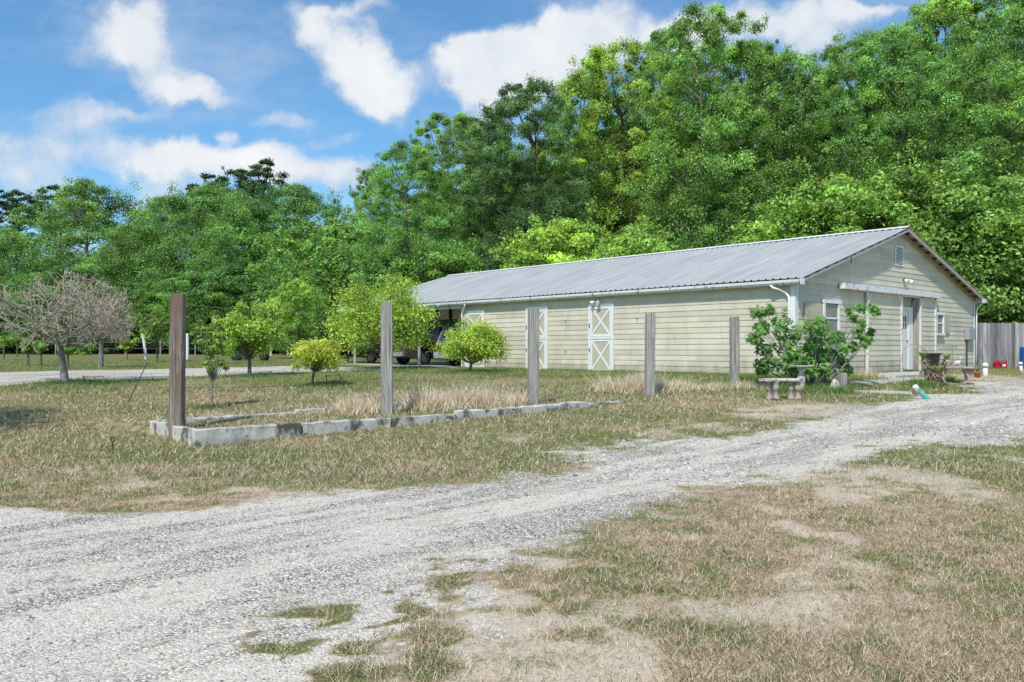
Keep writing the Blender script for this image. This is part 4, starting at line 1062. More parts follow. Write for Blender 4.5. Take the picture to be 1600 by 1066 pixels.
suv = car('silver_suv', 'silver estate car with a dark lower bumper beside the barn end wall', 'car', bl(.3, 16.35, -.03), UA, 'silver', 4.4, W, low, cab, gl,
          [('rear_bumper', (-.13, -.86, .34), (.05, .86, .62), 'galv'), ('tail_lamp', (-.02, -.89, .75), (.1, -.72, 1.0), 'redlamp'), ('tail_lamp', (-.02, .72, .75), (.1, .89, 1.0), 'redlamp')])
for x in (.95, 3.6):
    for y in (-.76, .76): wheel(suv, x, y, .34, .2)

# black trailer left of the carport
X, Y = gp(572, 567); tr = thing('flatbed_trailer', 'low black flatbed trailer frame beyond the left end of the barn', 'trailer', (X, Y, float(gz(X, Y))), radians(4))
q = MB(); q.box((-.95, -.6, .28), (.95, .6, .36)); q.build('deck', M['black'], tr)
for x in (-.9, .9):
    q = MB(); q.box((x - .03, -.62, .36), (x + .03, -.56, .75)); q.build('stake', M['black'], tr)
    q = MB(); q.box((x - .035, -.55, 0), (x + .035, -.48, .28)); q.build('leg', M['black'], tr)
q = MB(); q.box((-.9, -.61, .66), (.9, -.57, .70)); q.build('side_rail', M['black'], tr)
for s_ in (-1, 1): wheel(tr, .3, s_ * .52, .24, .16, 'iron')

# small ride on machine beyond the lane
X, Y = gp(391, 563.5); gk = thing('ride_on_mower', 'small rusty tan ride on machine with fat black tyres across the lane', 'mower', (X, Y, float(gz(X, Y))), radians(8))
q = MB(); q.prism([(-.75, .28), (.75, .28), (.8, .5), (.3, .62), (.05, .45), (-.25, .45), (-.35, .7), (-.75, .62)], 1, -.28, .28); q.build('body', M['tan'], gk, bevel=.02)
q = MB(); q.box((-.35, -.22, .62), (.0, .22, .70)); q.box((-.4, -.22, .66), (-.32, .22, 1.0)); q.build('seat', M['rubber'], gk, bevel=.02)
q = MB(); q.tube([(.25, 0, .5), (.1, 0, .9)], .02, 6); q.lathe([(.14, 0), (.16, .02), (.14, .04)], (.1, 0, .89), 12); q.build('steering_wheel', M['iron'], gk)
for x, r_ in ((-.72, .26), (.78, .22)):
    for s_ in (-1, 1): wheel(gk, x, s_ * .42, r_, .24, 'iron')

# ------------------------------------------------------------------ posts of the old fence line
SP = 3.55; PB0 = BEDC + V * .80
plabs = ['nearest square post, reddish brown, at the slab corner', 'second grey post from the left, standing in dry weeds', 'middle grey post before the stable doors, split at the top',
         'fourth grey post, in straw coloured weeds before the siding', 'last grey post, beside the leafy fig bush']
ptop = [460, 472, 482, 490, 495]; pcol = [276, 604, 833, 1015, 1148]; pwid = [23, 19, 17, 15, 13.5]
wpost = []
for i in range(5):
    p = PB0 + U * SP * i; Y = p[1] + (.12 if i == 0 else .05); x = wx(pcol[i], Y); z = float(gz(x, Y)) - .25
    w_ = pwid[i] * Y / FPX / 1.14; h_ = wz(ptop[i], Y) - z
    q = MB(); n_ = 10; vs = []; fs = []; lean = random.uniform(-.012, .012)
    ring = [(-.5, -.42), (-.42, -.5), (.42, -.5), (.5, -.42), (.5, .42), (.42, .5), (-.42, .5), (-.5, .42)]
    for k_ in range(n_ + 1):
        zz = h_ * k_ / n_; s_ = w_ * (1.0 + .05 * (1 - k_ / n_)) 
        for a, b in ring: vs.append((a * s_ + lean * zz + random.uniform(-1, 1) * .004, b * s_ + random.uniform(-1, 1) * .004, zz + (random.uniform(-.02, .012) if k_ == n_ else 0)))
    for k_ in range(n_):
        for j in range(8): fs.append((k_ * 8 + j, k_ * 8 + (j + 1) % 8, (k_ + 1) * 8 + (j + 1) % 8, (k_ + 1) * 8 + j))
    fs.append(tuple(range(n_ * 8, n_ * 8 + 8))); q.add(vs, fs)
    o_ = q.build('wooden_post', M['postred'] if i == 0 else M['post'], None, (x, Y, z)); o_.rotation_euler = (0, 0, radians([9, 16, 14, 8, 10][i]))
    tag(o_, plabs[i], 'post', 'square wooden posts in a row')
    wpost.append((x, Y, z + h_))
# rust stain plate on the first post
# short post by the fig
X, Y = gp(1316, 610); q = MB(); q.box((-.075, -.075, -.1), (.075, .075, .42), jit=.006); o_ = q.build('stub_post', M['post'], None, (X, Y, float(gz(X, Y))), bevel=.006, rz=.3)
tag(o_, 'short cut off post stub under the fig branches', 'post')
# wires
def wire(name, label, pts, r_=.006, sag=.1, m='wire'):
    P = []
    for a, b in zip(pts[:-1], pts[1:]):
        a = np.array(a); b = np.array(b)
        for k_ in range(9): t_ = k_ / 8; P.append(a * (1 - t_) + b * t_ - np.array([0, 0, sag * 4 * t_ * (1 - t_)]))
    q = MB(); q.tube(P, r_, 5); o_ = q.build(name, M[m]); tag(o_, label, 'wire'); return o_
p1 = wpost[0]; e_ = bl(-.3, 24.4, EH)
wire('overhead_wire', 'thin pale wire running from the first post back to the barn roof', [(p1[0] + .08, p1[1], p1[2] - .15), (e_[0], e_[1], e_[2] + .05)], .008, .12)
for i in range(4):
    a, b = wpost[i], wpost[i + 1]
    wire('fence_wire', ['slack fence wire between the first and second post', 'slack fence wire between the second and middle post', 'slack fence wire between the middle and fourth post', 'slack fence wire between the fourth and last post'][i],
         [(a[0], a[1] + .1, a[2] - 1.35), (b[0], b[1] + .1, b[2] - 1.3)], .003, .06, 'iron')
xa, ya = gp(201, 628); xb, yb = wx(230, ya + 1.6), ya + 1.6
wire('guy_cable', 'short cut guy cable sticking out of the lawn left of first post', [(xa, ya, float(gz(xa, ya))), (xb, yb, wz(567, yb))], .011, 0, 'iron')
X, Y = gp(176, 706); q = MB(); q.tube([(0, 0, -.1), (0.0, 0, .13)], .009, 6); q.tube([(.028 * sin(a), 0, .158 - .028 * cos(a)) for a in [i * 2 * pi / 12 for i in range(12)]], .008, 6)
o_ = q.build('eye_stake', M['iron'], None, (X, Y, float(gz(X, Y)))); tag(o_, 'dark iron stake with an eye, on the lawn left of the slabs', 'stake')

# ------------------------------------------------------------------ concrete slab edging
def slab(a, b, ztop, thick, depth, label, side=1, jit=.022):
    """upright slab between two bed coordinates"""
    pa = BEDC + U * a[0] + V * a[1]; pb = BEDC + U * b[0] + V * b[1]
    L = np.linalg.norm(pb - pa); ang = atan2(pb[1] - pa[1], pb[0] - pa[0]); n_ = max(2, int(L / .16)); q = MB(); vs = []; fs = []
    for i in range(n_ + 1):
        x = L * i / n_; dz = random.uniform(-jit, jit) * .6; dz2 = random.uniform(-jit, jit) * .6
        if i in (0, n_): dz -= .008
        vs += [(x, random.uniform(-.006, .006), -.3), (x, random.uniform(-.008, .008), ztop + dz - .014), (x, .014, ztop + dz), (x, thick - .012, ztop + dz2), (x, thick, ztop + dz2 - .012), (x, thick, -.3)]
    for i in range(n_):
        for j in range(6): fs.append((i * 6 + j, (i + 1) * 6 + j, (i + 1) * 6 + (j + 1) % 6, i * 6 + (j + 1) % 6))
    fs += [tuple(range(6)), tuple(n_ * 6 + j for j in range(6))[::-1]]
    q.add(vs, fs); o_ = q.build('concrete_slab', M['concrete'], None, (pa[0], pa[1], 0)); o_.rotation_euler = (random.uniform(-.01, .01), random.uniform(-.008, .008), ang)
    tag(o_, label, 'slab', 'concrete slabs edging the post bed'); return o_
cuts = [0.0, 1.62, 3.2, 4.55, 5.5, 6.35, 7.1, 7.9, 9.0]
flabs = ['first long front slab from the corner, whitest', 'second front slab, darker along its lower edge', 'third front slab, low and almost black with stains', 'fourth front slab, tilted slightly up, before the second post', 'fifth front slab with a bright top',
         'sixth front slab, before the dry weeds', 'seventh front slab, at the foot of the middle post', 'last low front slab sinking into the grass']
tops = [.345, .345, .335, .375, .375, .38, .40, .37]
for i in range(8):
    slab((cuts[i] + .015, 0), (cuts[i + 1] - .015, 0), tops[i], .12, .3, flabs[i])
slab((.125, .0 + .13), (.125, .84), .355, .12, .3, 'short end slab between the corner and the nearest post')
slab((.125, .93), (.125, 1.72), .365, .12, .3, 'short end slab left of the nearest post')
slab((.15, 1.72), (2.4, 1.72), .36, .10, .3, 'rear slab behind the nearest post'); slab((2.44, 1.74), (4.3, 1.72), .41, .10, .3, 'second rear slab, behind the dry weed heap'); slab((4.34, 1.72), (6.5, 1.76), .42, .10, .3, 'third rear slab, behind the second post')

# ------------------------------------------------------------------ dry weeds in the bed
def dry_clump(px, py, wpx, h, n, label, seed, col=((.36, .28, .21), (.80, .70, .57)), green=.0):
    X, Y = gp(px, py); r = np.random.RandomState(seed); w_ = wpx / 2 * Y / FPX
    x = r.randn(n) * w_ * .5; y = r.randn(n) * min(w_, .45) * .5; z = gz(X + x, Y + y) - float(gz(X, Y))
    sc = fbm(x * 3 + 9, y * 3, seed, 2) * 1.4
    hh = 1.3 * h * (.3 + .8 * r.rand(n)) * np.clip(sc, .4, 1.2); t_ = r.rand(n)[:, None]
    c = np.array(col[0]) * (1 - t_) + np.array(col[1]) * t_
    v, f, cc_ = blades(x, y, z, r, hh, .012 + .010 * r.rand(n), np.full(n, 1.0), c)
    # secondary twigs, starting part way up
    m_ = n; i_ = r.randint(0, n, m_); base = v.reshape(-1, 3, 3)[i_]; q_ = r.rand(m_)[:, None]; p = base[:, 0] * (1 - q_) + base[:, 2] * q_
    v2, f2, c2 = blades(p[:, 0], p[:, 1], p[:, 2], r, h * (.15 + .3 * r.rand(m_)), .007 + .006 * r.rand(m_), np.full(m_, 1.6), c[i_])
    o_ = mobj('dry_weeds', npmesh('dry_weeds', np.concatenate([v, v2]), np.concatenate([f, f2 + len(v)]), np.concatenate([cc_, c2])), M['blade'], None, (X, Y, float(gz(X, Y))))
    tag(o_, label, 'weeds', 'clumps of dead weeds along the post bed'); return o_
dry_clump(350, 655, 70, .16, 700, 'low heap of straw inside the bed near the first post', 1)
dry_clump(555, 645, 75, .42, 1500, 'dead weed clump just left of the second post', 2)
dry_clump(672, 640, 75, .46, 1400, 'dead weed clump right of the second post', 3)
dry_clump(745, 636, 95, .48, 2000, 'widest dead weed clump between second and middle post', 4)
dry_clump(818, 628, 55, .34, 900, 'dead weeds at the foot of the middle post', 5)
dry_clump(985, 612, 95, .55, 2200, 'tall straw clump left around the fourth post', 6)
dry_clump(1050, 610, 75, .38, 1400, 'brown dead weeds right of the fourth post', 7)
dry_clump(1110, 608, 60, .22, 700, 'short dead weeds left of the last post', 8)
dry_clump(1175, 606, 50, .2, 700, 'short dry weeds between last post and stone bench', 9)
dry_clump(1355, 588, 45, .24, 500, 'dry weeds against the gable wall', 10)

def weeds(pts, n, hs, seed, label, nm='green_weeds', cols=((.06, .13, .02), (.2, .3, .06)), w_=.014, spread=.35, lean=1.0):
    r = np.random.RandomState(seed); Xs, Ys = [], []
    for (X, Y, s_) in pts:
        Xs.append(X + r.randn(n) * s_); Ys.append(Y + r.randn(n) * s_)
    X = np.concatenate(Xs); Y = np.concatenate(Ys); m_ = len(X); t_ = r.rand(m_)[:, None]
    v, f, c = blades(X, Y, gz(X, Y), r, hs * (.4 + r.rand(m_)), w_ * (.6 + .9 * r.rand(m_)), np.full(m_, lean), np.array(cols[0]) * (1 - t_) + np.array(cols[1]) * t_)
    o_ = mobj(nm, npmesh(nm, v, f, c), M['blade']); tag(o_, label, 'weeds', kind='stuff'); return o_
pts = []
for i in range(46):
    p = bl(-.22, .3 + i * .32); pts.append((p[0], p[1], .13))
weeds(pts, 150, .10, 5, 'strip of green weeds along the foot of the barn wall')
pts = [gp(px, py) + (s_,) for px, py, s_ in ((1240, 612, .3), (1258, 612, .3), (1275, 610, .35), (1290, 606, .3), (1180, 596, .35), (1210, 600, .3), (1225, 610, .2), (1300, 612, .25), (1440, 604, .2), (1475, 596, .2))]
weeds(pts, 900, .2, 6, 'lush green groundcover under the fig and the stone bench', 'groundcover', spread=.3, w_=.02)
pts = [gp(px, py) + (s_,) for px, py, s_ in ((387, 588, .45), (395, 590, .4), (370, 589, .4), (491, 604, .25), (520, 603, .2), (595, 580, .5), (570, 580, .4), (625, 581, .4), (734, 582, .45), (700, 583, .3), (770, 584, .4), (103, 598, .4), (85, 599, .4), (130, 599, .5), (160, 600, .4), (332, 638, .15))]
weeds(pts, 420, .11, 7, 'darker uncut grass tufts under the citrus trees', 'uncut_grass', cols=((.04, .09, .02), (.12, .2, .05)))
pts = []
for i in range(60):
    a = i / 60 * 9.0; p = BEDC + U * a - V * .10; pts.append((p[0], p[1], .07))
weeds(pts, 45, .06, 8, 'weeds creeping up the front of the slabs', 'edge_weeds', cols=((.09, .12, .03), (.34, .28, .17)), w_=.008)

pts = []
for (x_, y_, z_) in wpost:
    for a in range(8): pts.append((x_ + .16 * cos(a * .8), y_ + .16 * sin(a * .8), .05))
weeds(pts, 26, .13, 12, 'dry and green weeds around the feet of the wooden posts', 'post_weeds', cols=((.10, .14, .03), (.52, .44, .30)), w_=.009)

# ------------------------------------------------------------------ fig bush
X, Y = gp(1268, 607); FX, FY = X, Y; fz = float(gz(X, Y)); fig = thing('fig_bush', 'large leaved fig bush sprawling before the barn corner', 'bush', (X, Y, fz))
r = np.random.RandomState(5)
spots = [(1182, 488, 13), (1190, 510, 15), (1178, 530, 12), (1195, 545, 17), (1215, 515, 19), (1225, 540, 20), (1240, 520, 18), (1205, 565, 19), (1225, 573, 17), (1248, 558, 17), (1268, 512, 17), (1262, 540, 18), (1285, 515, 15), (1275, 535, 14), (1192, 574, 15), (1240, 578, 14),
         (1262, 560, 17), (1283, 556, 13), (1298, 560, 15), (1315, 575, 13), (1325, 578, 8), (1300, 530, 12), (1312, 525, 12), (1318, 545, 14), (1333, 542, 10), (1340, 520, 12), (1352, 533, 11), (1332, 498, 9), (1345, 482, 11), (1362, 482, 10), (1370, 488, 6), (1326, 485, 6), (1360, 520, 8), (1346, 505, 8), (1290, 575, 10), (1285, 585, 12), (1270, 582, 12)]
cent = []; rad = []
for px, py, rr in spots:
    Yp = FY + r.uniform(-.45, .45); cent.append((wx(px, Yp) - FX, Yp - FY, wz(py, Yp) - fz)); rad.append(rr * .9 * FY / FPX)
cent = np.array(cent); rad = np.array(rad)
per = 44; cent = np.concatenate([cent, cent[:20] + r.randn(20, 3) * .12]); rad = np.concatenate([rad, rad[:20]]); n = len(cent) * per; d = r.randn(n, 3); d /= np.linalg.norm(d, axis=1, keepdims=True)
P = np.repeat(cent, per, 0) + d * (np.repeat(rad, per) * r.rand(n) ** .5)[:, None]
nn = d * .5 + np.array([-.1, -.35, .6]) + r.randn(n, 3) * .45; nn /= np.linalg.norm(nn, axis=1, keepdims=True)
a = np.cross(nn, r.randn(n, 3)); a /= np.linalg.norm(a, axis=1, keepdims=True); b = np.cross(nn, a)
s_ = (.055 + .05 * r.rand(n))[:, None]
# five lobed leaf outline
ol = [(-.9, 0), (-.35, .42), (.05, .95), (.18, .38), (1.1, .0), (.18, -.38), (.05, -.95), (-.35, -.42)]
vv = np.stack([P + (a * x_ + b * y_) * s_ - nn * s_ * (.18 * (x_ * x_ + y_ * y_)) for x_, y_ in ol], 1).reshape(-1, 3)
tt = r.rand(n)[:, None]; cl = (np.array([.08, .20, .045]) * (1 - tt) + np.array([.19, .35, .075]) * tt) * np.repeat(np.exp(r.randn(len(cent)) * .15), per)[:, None]
mobj('crown', npmesh('crown', vv, np.arange(n * 8).reshape(-1, 8), np.repeat(cl, 8, 0)), M['leaf'], fig)
base = []; 
for c in cent: base.append(np.array([np.clip(c[0] * .15, -.15, .25), 0, .05]))
a0, a1, b0, b1 = limb_paths(r, base, cent, [.022] * len(cent), 6, .05)
v, f = segs_np(a0, a1, b0, b1, 5); mobj('trunk', npmesh('trunk', v, f, smooth=True), M['barkgrey'], fig)

# ------------------------------------------------------------------ garden ornaments
def baluster(q, x, y, h, s=1.0):
    q.lathe([(.085 * s, 0), (.09 * s, .03), (.06 * s, .07), (.04 * s, .12), (.045 * s, .2), (.07 * s, h * .55), (.075 * s, h * .7), (.05 * s, h * .85), (.075 * s, h * .95), (.08 * s, h)], (x, y, 0), 14)
X, Y = gp(1226, 625); z = float(gz(X, Y)); bn = thing('stone_bench', 'curved pink grey stone bench on baluster legs before the fig', 'bench', (X, Y, z), 0)
def curved_top(c, r0, r1, a0, a1, z0, z1, n=14):
    q = MB(); vs = []; fs = []
    for i in range(n + 1):
        a = a0 + (a1 - a0) * i / n
        for rr, zz in ((r0, z0), (r1, z0), (r1 + .012, (z0 + z1) / 2), (r1, z1), (r0, z1), (r0 - .012, (z0 + z1) / 2)): vs.append((c[0] + rr * cos(a), c[1] + rr * sin(a), zz))
    for i in range(n):
        for j in range(6): fs.append((i * 6 + j, i * 6 + (j + 1) % 6, (i + 1) * 6 + (j + 1) % 6, (i + 1) * 6 + j))
    fs += [tuple(range(6))[::-1], tuple(n * 6 + j for j in range(6))]
    return q.add(vs, fs)
curved_top((-.03, -.62), .60, .92, radians(58), radians(121), .40, .46).build('seat', M['stonewhite'], bn, smooth=False)
for sx in (-1, 1):
    q = MB(); baluster(q, sx * .24 - .06, .12, .40); baluster(q, sx * .24 + .06, .02, .40); q.build('leg', M['stonepink'], bn, smooth=True)
# birdbath
X, Y = gp(1252, 616); Y += .35; X = wx(1252, Y); z = float(gz(X, Y)); bb = thing('birdbath', 'white lichened stone birdbath behind the stone bench', 'birdbath', (X, Y, z))
q = MB(); q.lathe([(.15, 0), (.16, .05), (.10, .09), (.07, .16), (.095, .26), (.10, .36), (.065, .45), (.06, .52), (.10, .58), (.12, .60)], n=18); q.build('pedestal', M['stonewhite'], bb, smooth=True)
hb = wz(571, Y) - z
q = MB(); q.lathe([(.10, .60), (.2, hb - .06), (.27, hb - .035), (.285, hb - .01), (.27, hb), (.24, hb - .015), (.05, hb - .06), (.001, hb - .06)], n=24); q.build('bowl', M['stonewhite'], bb, smooth=True)
# pale rock by the stub
X, Y = gp(1304, 612); q = MB(); q.lathe([(.09, 0), (.12, .06), (.12, .14), (.09, .24), (.05, .31), (.01, .33)], n=9); q.v = [(x * 1.1 + .02 * sin(9 * z_ + x * 7), y * .7, z_ - .03) for x, y, z_ in q.v]
o_ = q.build('pale_stone', M['stonewhite'], None, (X, Y, float(gz(X, Y))), smooth=True); tag(o_, 'pale upright stone against the short post stub', 'stone')
# second bench near the pots
X, Y = gp(1493, 600); z = float(gz(X, Y)); b2 = thing('stone_bench', 'curved stone bench with a scroll leg beside the orange pots', 'bench', (X, Y, z), radians(-10))
curved_top((0.0, -.9), .75, 1.07, radians(60), radians(125), .40, .46).build('seat', M['stonepink'], b2)
for sx in (-.36, .33):
    q = MB(); pr = [(-.17, 0), (-.1, .0), (.0, .1), (.05, .25), (.12, .4), (-.17, .4), (-.1, .25), (-.06, .12)]
    q.prism([(a * (1 if sx > 0 else -1), b) for a, b in pr], 1, -.07, .09); l_ = q.build('leg', M['stonepink'], b2, bevel=.012); l_.location = (sx, -.02, 0)
# shaggy yucca with three stems
X, Y = gp(1459, 604); z = float(gz(X, Y)); yc = thing('yucca_plant', 'three stemmed plant with shaggy dead leaves and green tips', 'plant', (X, Y, z))
r = np.random.RandomState(9)
for (dx, dy, h_, gr) in ((-.30, .0, wz(550, Y) - z, 1), (.36, .05, wz(554, Y) - z, 1), (-.02, -.12, wz(576, Y) - z, 1)):
    n = 620; t_ = r.rand(n) * .86; bx_ = dx * (t_ ** .8) ; by_ = dy * t_; bz_ = t_ * h_
    az = r.rand(n) * 2 * pi; L = .13 + .10 * r.rand(n); out = np.stack([np.cos(az), np.sin(az), r.uniform(-.9, .35, n)], 1); out /= np.linalg.norm(out, axis=1, keepdims=True)
    B = np.stack([bx_, by_, bz_], 1) + out * .02; T = B + out * L[:, None]; sd = np.stack([-np.sin(az), np.cos(az), 0 * az], 1) * .015
    v = np.stack([B - sd, B + sd, T], 1).reshape(-1, 3); tt = r.rand(n)[:, None] ** 1.5
    c = np.array([.16, .11, .08]) * (1 - tt) + np.array([.80, .68, .56]) * tt
    st = mobj('shaggy_stem', npmesh('shaggy_stem', v, np.arange(n * 3).reshape(-1, 3), np.repeat(c, 3, 0)), M['blade'], yc)
    q = MB(); q.tube([(0, 0, 0), (dx * .55, dy * .5, h_ * .45), (dx * .95, dy, h_ * .86)], [.07, .055, .045], 7); q.build('stem_core', M['bark'], st)
    n = 90; az = r.rand(n) * 2 * pi; out = np.stack([np.cos(az), np.sin(az), r.uniform(.1, 1.8, n)], 1); out /= np.linalg.norm(out, axis=1, keepdims=True)
    B = np.tile(np.array([dx, dy, h_ * .86]), (n, 1)); T = B + out * (.12 + .1 * r.rand(n))[:, None]; sd = np.stack([-np.sin(az), np.cos(az), 0 * az], 1) * .014
    v = np.stack([B - sd, B + sd, T], 1).reshape(-1, 3); tt = r.rand(n)[:, None]; c = np.array([.12, .22, .03]) * (1 - tt) + np.array([.32, .42, .07]) * tt
    mobj('leaf_tuft', npmesh('leaf_tuft', v, np.arange(n * 3).reshape(-1, 3), np.repeat(c, 3, 0)), M['blade'], yc)
# small agave like rosette
X, Y = gp(1271, 613); n = 46; az = r.rand(n) * 2 * pi; out = np.stack([np.cos(az), np.sin(az), r.uniform(.3, 1.6, n)], 1); out /= np.linalg.norm(out, axis=1, keepdims=True)
T = out * (.22 + .1 * r.rand(n))[:, None]; sd = np.stack([-np.sin(az), np.cos(az), 0 * az], 1) * .016
v = np.stack([-sd, sd, T], 1).reshape(-1, 3); tt = r.rand(n)[:, None]; c = np.array([.12, .2, .06]) * (1 - tt) + np.array([.3, .38, .16]) * tt
o_ = mobj('spiky_plant', npmesh('spiky_plant', v, np.arange(n * 3).reshape(-1, 3), np.repeat(c, 3, 0)), M['blade'], None, (X, Y, float(gz(X, Y)))); tag(o_, 'grey green spiky rosette plant under the fig', 'plant')
# big dark pot on the door pad with arching stems
Yp = 23.6; X = wx(1455, Yp); z = float(gz(X, Yp)); pt = thing('planter_pot', 'tall dark flared pot with arching bare stems beside the white door', 'pot', (X, Yp, z))
hp = wz(552, Yp) - z
q = MB(); q.lathe([(.16, 0), (.17, .03), (.19, .3), (.24, hp - .05), (.30, hp), (.27, hp), (.2, hp - .08), (.001, hp - .08)], n=20); q.build('pot', M['potblack'], pt, smooth=True)
for k_, (a, hh, ww) in enumerate(((.3, .22, .34), (2.6, .26, .42), (-.4, .18, .30), (3.6, .2, .3), (1.5, .25, .2))):
    q = MB(); q.tube([(cos(a) * .1 + cos(a) * ww * (1 - cos(t_)), sin(a) * .1, hp - .1 + (hh + .1) * sin(t_) * (1 if t_ < 1.6 else 1)) for t_ in [i * 2.6 / 8 for i in range(9)]], .012, 5); q.build('arching_stem', M['twig'], pt)
# terracotta pots
for i, (px, py, s_, lab) in enumerate(((1513, 589.5, .85, 'left orange terracotta pot with a small tuft'), (1527, 590, 1.0, 'right orange terracotta pot with tall green leaves'))):
    X, Y = gp(px, py); z = float(gz(X, Y)); t_ = thing('flower_pot', lab, 'pot', (X, Y, z), 0, 'terracotta pots beside the barn corner')
    q = MB(); q.lathe([(.075 * s_, 0), (.105 * s_, .13 * s_), (.12 * s_, .13 * s_), (.125 * s_, .17 * s_), (.105 * s_, .17 * s_), (.001, .15 * s_)], n=16); q.build('pot', M['terra'], t_, smooth=True)
    n = 60; az = r.rand(n) * 2 * pi; out = np.stack([np.cos(az), np.sin(az), r.uniform(.8, 3, n)], 1); out /= np.linalg.norm(out, axis=1, keepdims=True)
    B = np.tile(np.array([0, 0, .15 * s_]), (n, 1)); T = B + out * ((.12 if i == 0 else .24) * (.5 + r.rand(n)))[:, None]; sd = np.stack([-np.sin(az), np.cos(az), 0 * az], 1) * .018
    v = np.stack([B - sd, B + sd, T], 1).reshape(-1, 3); tt = r.rand(n)[:, None]; c = np.array([.08, .2, .06]) * (1 - tt) + np.array([.2, .38, .12]) * tt
    mobj('leaves', npmesh('leaves', v, np.arange(n * 3).reshape(-1, 3), np.repeat(c, 3, 0)), M['blade'], t_)
# white capped pipes
X, Y = gp(1539.5, 588); t_ = thing('vent_pipe', 'white capped plastic pipe standing right of the orange pots', 'pipe', (X, Y, float(gz(X, Y))))
h_ = wz(567, Y) - float(gz(X, Y)); q = MB(); q.tube([(0, 0, -.1), (0, 0, h_ - .12)], .072, 14); q.build('pipe', M['pvc'], t_, smooth=True)
q = MB(); q.lathe([(.085, h_ - .15), (.088, h_ - .06), (.06, h_ - .01), (.001, h_)], n=16); q.build('cap', M['pvc'], t_, smooth=True)
X, Y = gp(1596, 581); h_ = wz(565, Y) - float(gz(X, Y)); t_ = thing('vent_pipe', 'leaning white pipe by the blue barrel at the right edge', 'pipe', (X, Y, float(gz(X, Y)))); t_.rotation_euler = (0, -.12, 0)
q = MB(); q.tube([(0, 0, -.1), (0, 0, h_ - .1)], .06, 12); q.build('pipe', M['pvc'], t_, smooth=True)
q = MB(); q.lathe([(.075, h_ - .13), (.078, h_ - .04), (.001, h_)], n=14); q.build('cap', M['pvc'], t_, smooth=True)
# sea green pipe
xa, ya = gp(1449, 624); z = float(gz(xa, ya)); t_ = thing('cleanout_pipe', 'sea green pipe with a white cap leaning out of the grass', 'pipe', (xa, ya, z))
top = np.array([wx(1428.5, ya - .1) - xa, -.1, wz(603, ya) - z]); m_ = top * .70
q = MB(); q.tube([-.35 * top, m_], .052, 14); q.build('pipe', M['teal'], t_, smooth=True)
q = MB(); q.tube([m_ * .98, top * .97, top], [.062, .062, .035], 14); q.build('cap', M['pvc'], t_, smooth=True)
# garden heron
X, Y = gp(1496, 581); Y = BO[1] + gable_w(1496) * U[1] - .9; X = wx(1496, Y); z = float(gz(X, Y)); t_ = thing('heron_statue', 'small white and grey heron figure against the gable wall', 'statue', (X, Y, z))
h_ = wz(559, Y) - z
q = MB(); q.tube([(-.14, 0, h_ * .42), (-.06, 0, h_ * .52), (.03, 0, h_ * .62), (.09, 0, h_ * .72)], [.02, .075, .085, .035], 10); q.build('body', M['pvc'], t_, smooth=True)
q = MB(); q.tube([(.08, 0, h_ * .72), (.13, 0, h_ * .80), (.08, 0, h_ * .9), (.09, 0, h_ * .97), (.13, 0, h_)], [.03, .022, .02, .022, .028], 8); q.tube([(.13, 0, h_), (.25, 0, h_ * .97)], [.02, .004], 6); q.build('neck', M['pvc'], t_, smooth=True)
q = MB(); q.tube([(-.2, 0, h_ * .3), (-.12, .0, h_ * .5), (.0, 0, h_ * .62)], [.01, .05, .05], 8); q.v = [(x, y * 1.7, z_) for x, y, z_ in q.v]; q.build('wing', M['galv'], t_, smooth=True)
for s_ in (-.03, .03):
    q = MB(); q.tube([(0, s_, 0), (.0, s_, h_ * .55)], .008, 5); q.build('leg', M['iron'], t_)
X2 = wx(1488, Y); q = MB(); hk = wz(541, Y) - z; q.tube([(0, 0, -.1), (0, 0, hk - .1), (.03, 0, hk), (.10, 0, hk + .03), (.17, 0, hk - .04), (.17, 0, hk - .12)], .012, 6); o_ = q.build('shepherd_hook', M['wire'], None, (X2, Y, z)); tag(o_, 'thin metal hook stand left of the heron figure', 'hook')
# red fuel cans
for i, (px, lab) in enumerate(((1557, 'plain red plastic fuel can before the wooden fence'), (1568, 'red plastic fuel can with a pale label before the wooden fence'))):
    Y = 34.2; X = wx(px, Y); z = float(gz(X, Y)); t_ = thing('fuel_can', lab, 'fuel can', (X, Y, z), .2 - i * .4, 'red fuel cans')
    q = MB(); q.prism([(-.12, .02), (-.10, 0), (.10, 0), (.12, .02), (.12, .2), (.06, .27), (-.02, .27), (-.12, .22)], 1, -.08, .08); q.build('can', M['redplastic'], t_, bevel=.015)
    q = MB(); q.tube([(.09, 0, .22), (.12, 0, .3)], [.03, .02], 8); q.build('spout', M['black'], t_)
    q = MB(); q.tube([(-.1, 0, .24), (-.06, 0, .32), (.03, 0, .32), (.05, 0, .26)], .014, 6); q.build('handle', M['redplastic'], t_)
    if i: q = MB(); q.box((-.06, -.084, .07), (.05, -.081, .16)); q.build('label_patch', M['white'], t_)
# blue barrel
X, Y = gp(1606, 576); z = float(gz(X, Y)); t_ = thing('plastic_barrel', 'blue plastic barrel cut by the right photo edge', 'barrel', (X, Y, z))
q = MB(); q.lathe([(.27, 0), (.29, .03), (.29, .28), (.30, .30), (.29, .32), (.29, .58), (.30, .6), (.29, .62), (.28, .86), (.25, .88), (.001, .88)], n=24); q.build('drum', M['blue'], t_, smooth=True)
q = MB(); q.lathe([(.04, .88), (.04, .91), (.001, .91)], (.12, 0, 0), 10); q.build('bung', M['black'], t_)

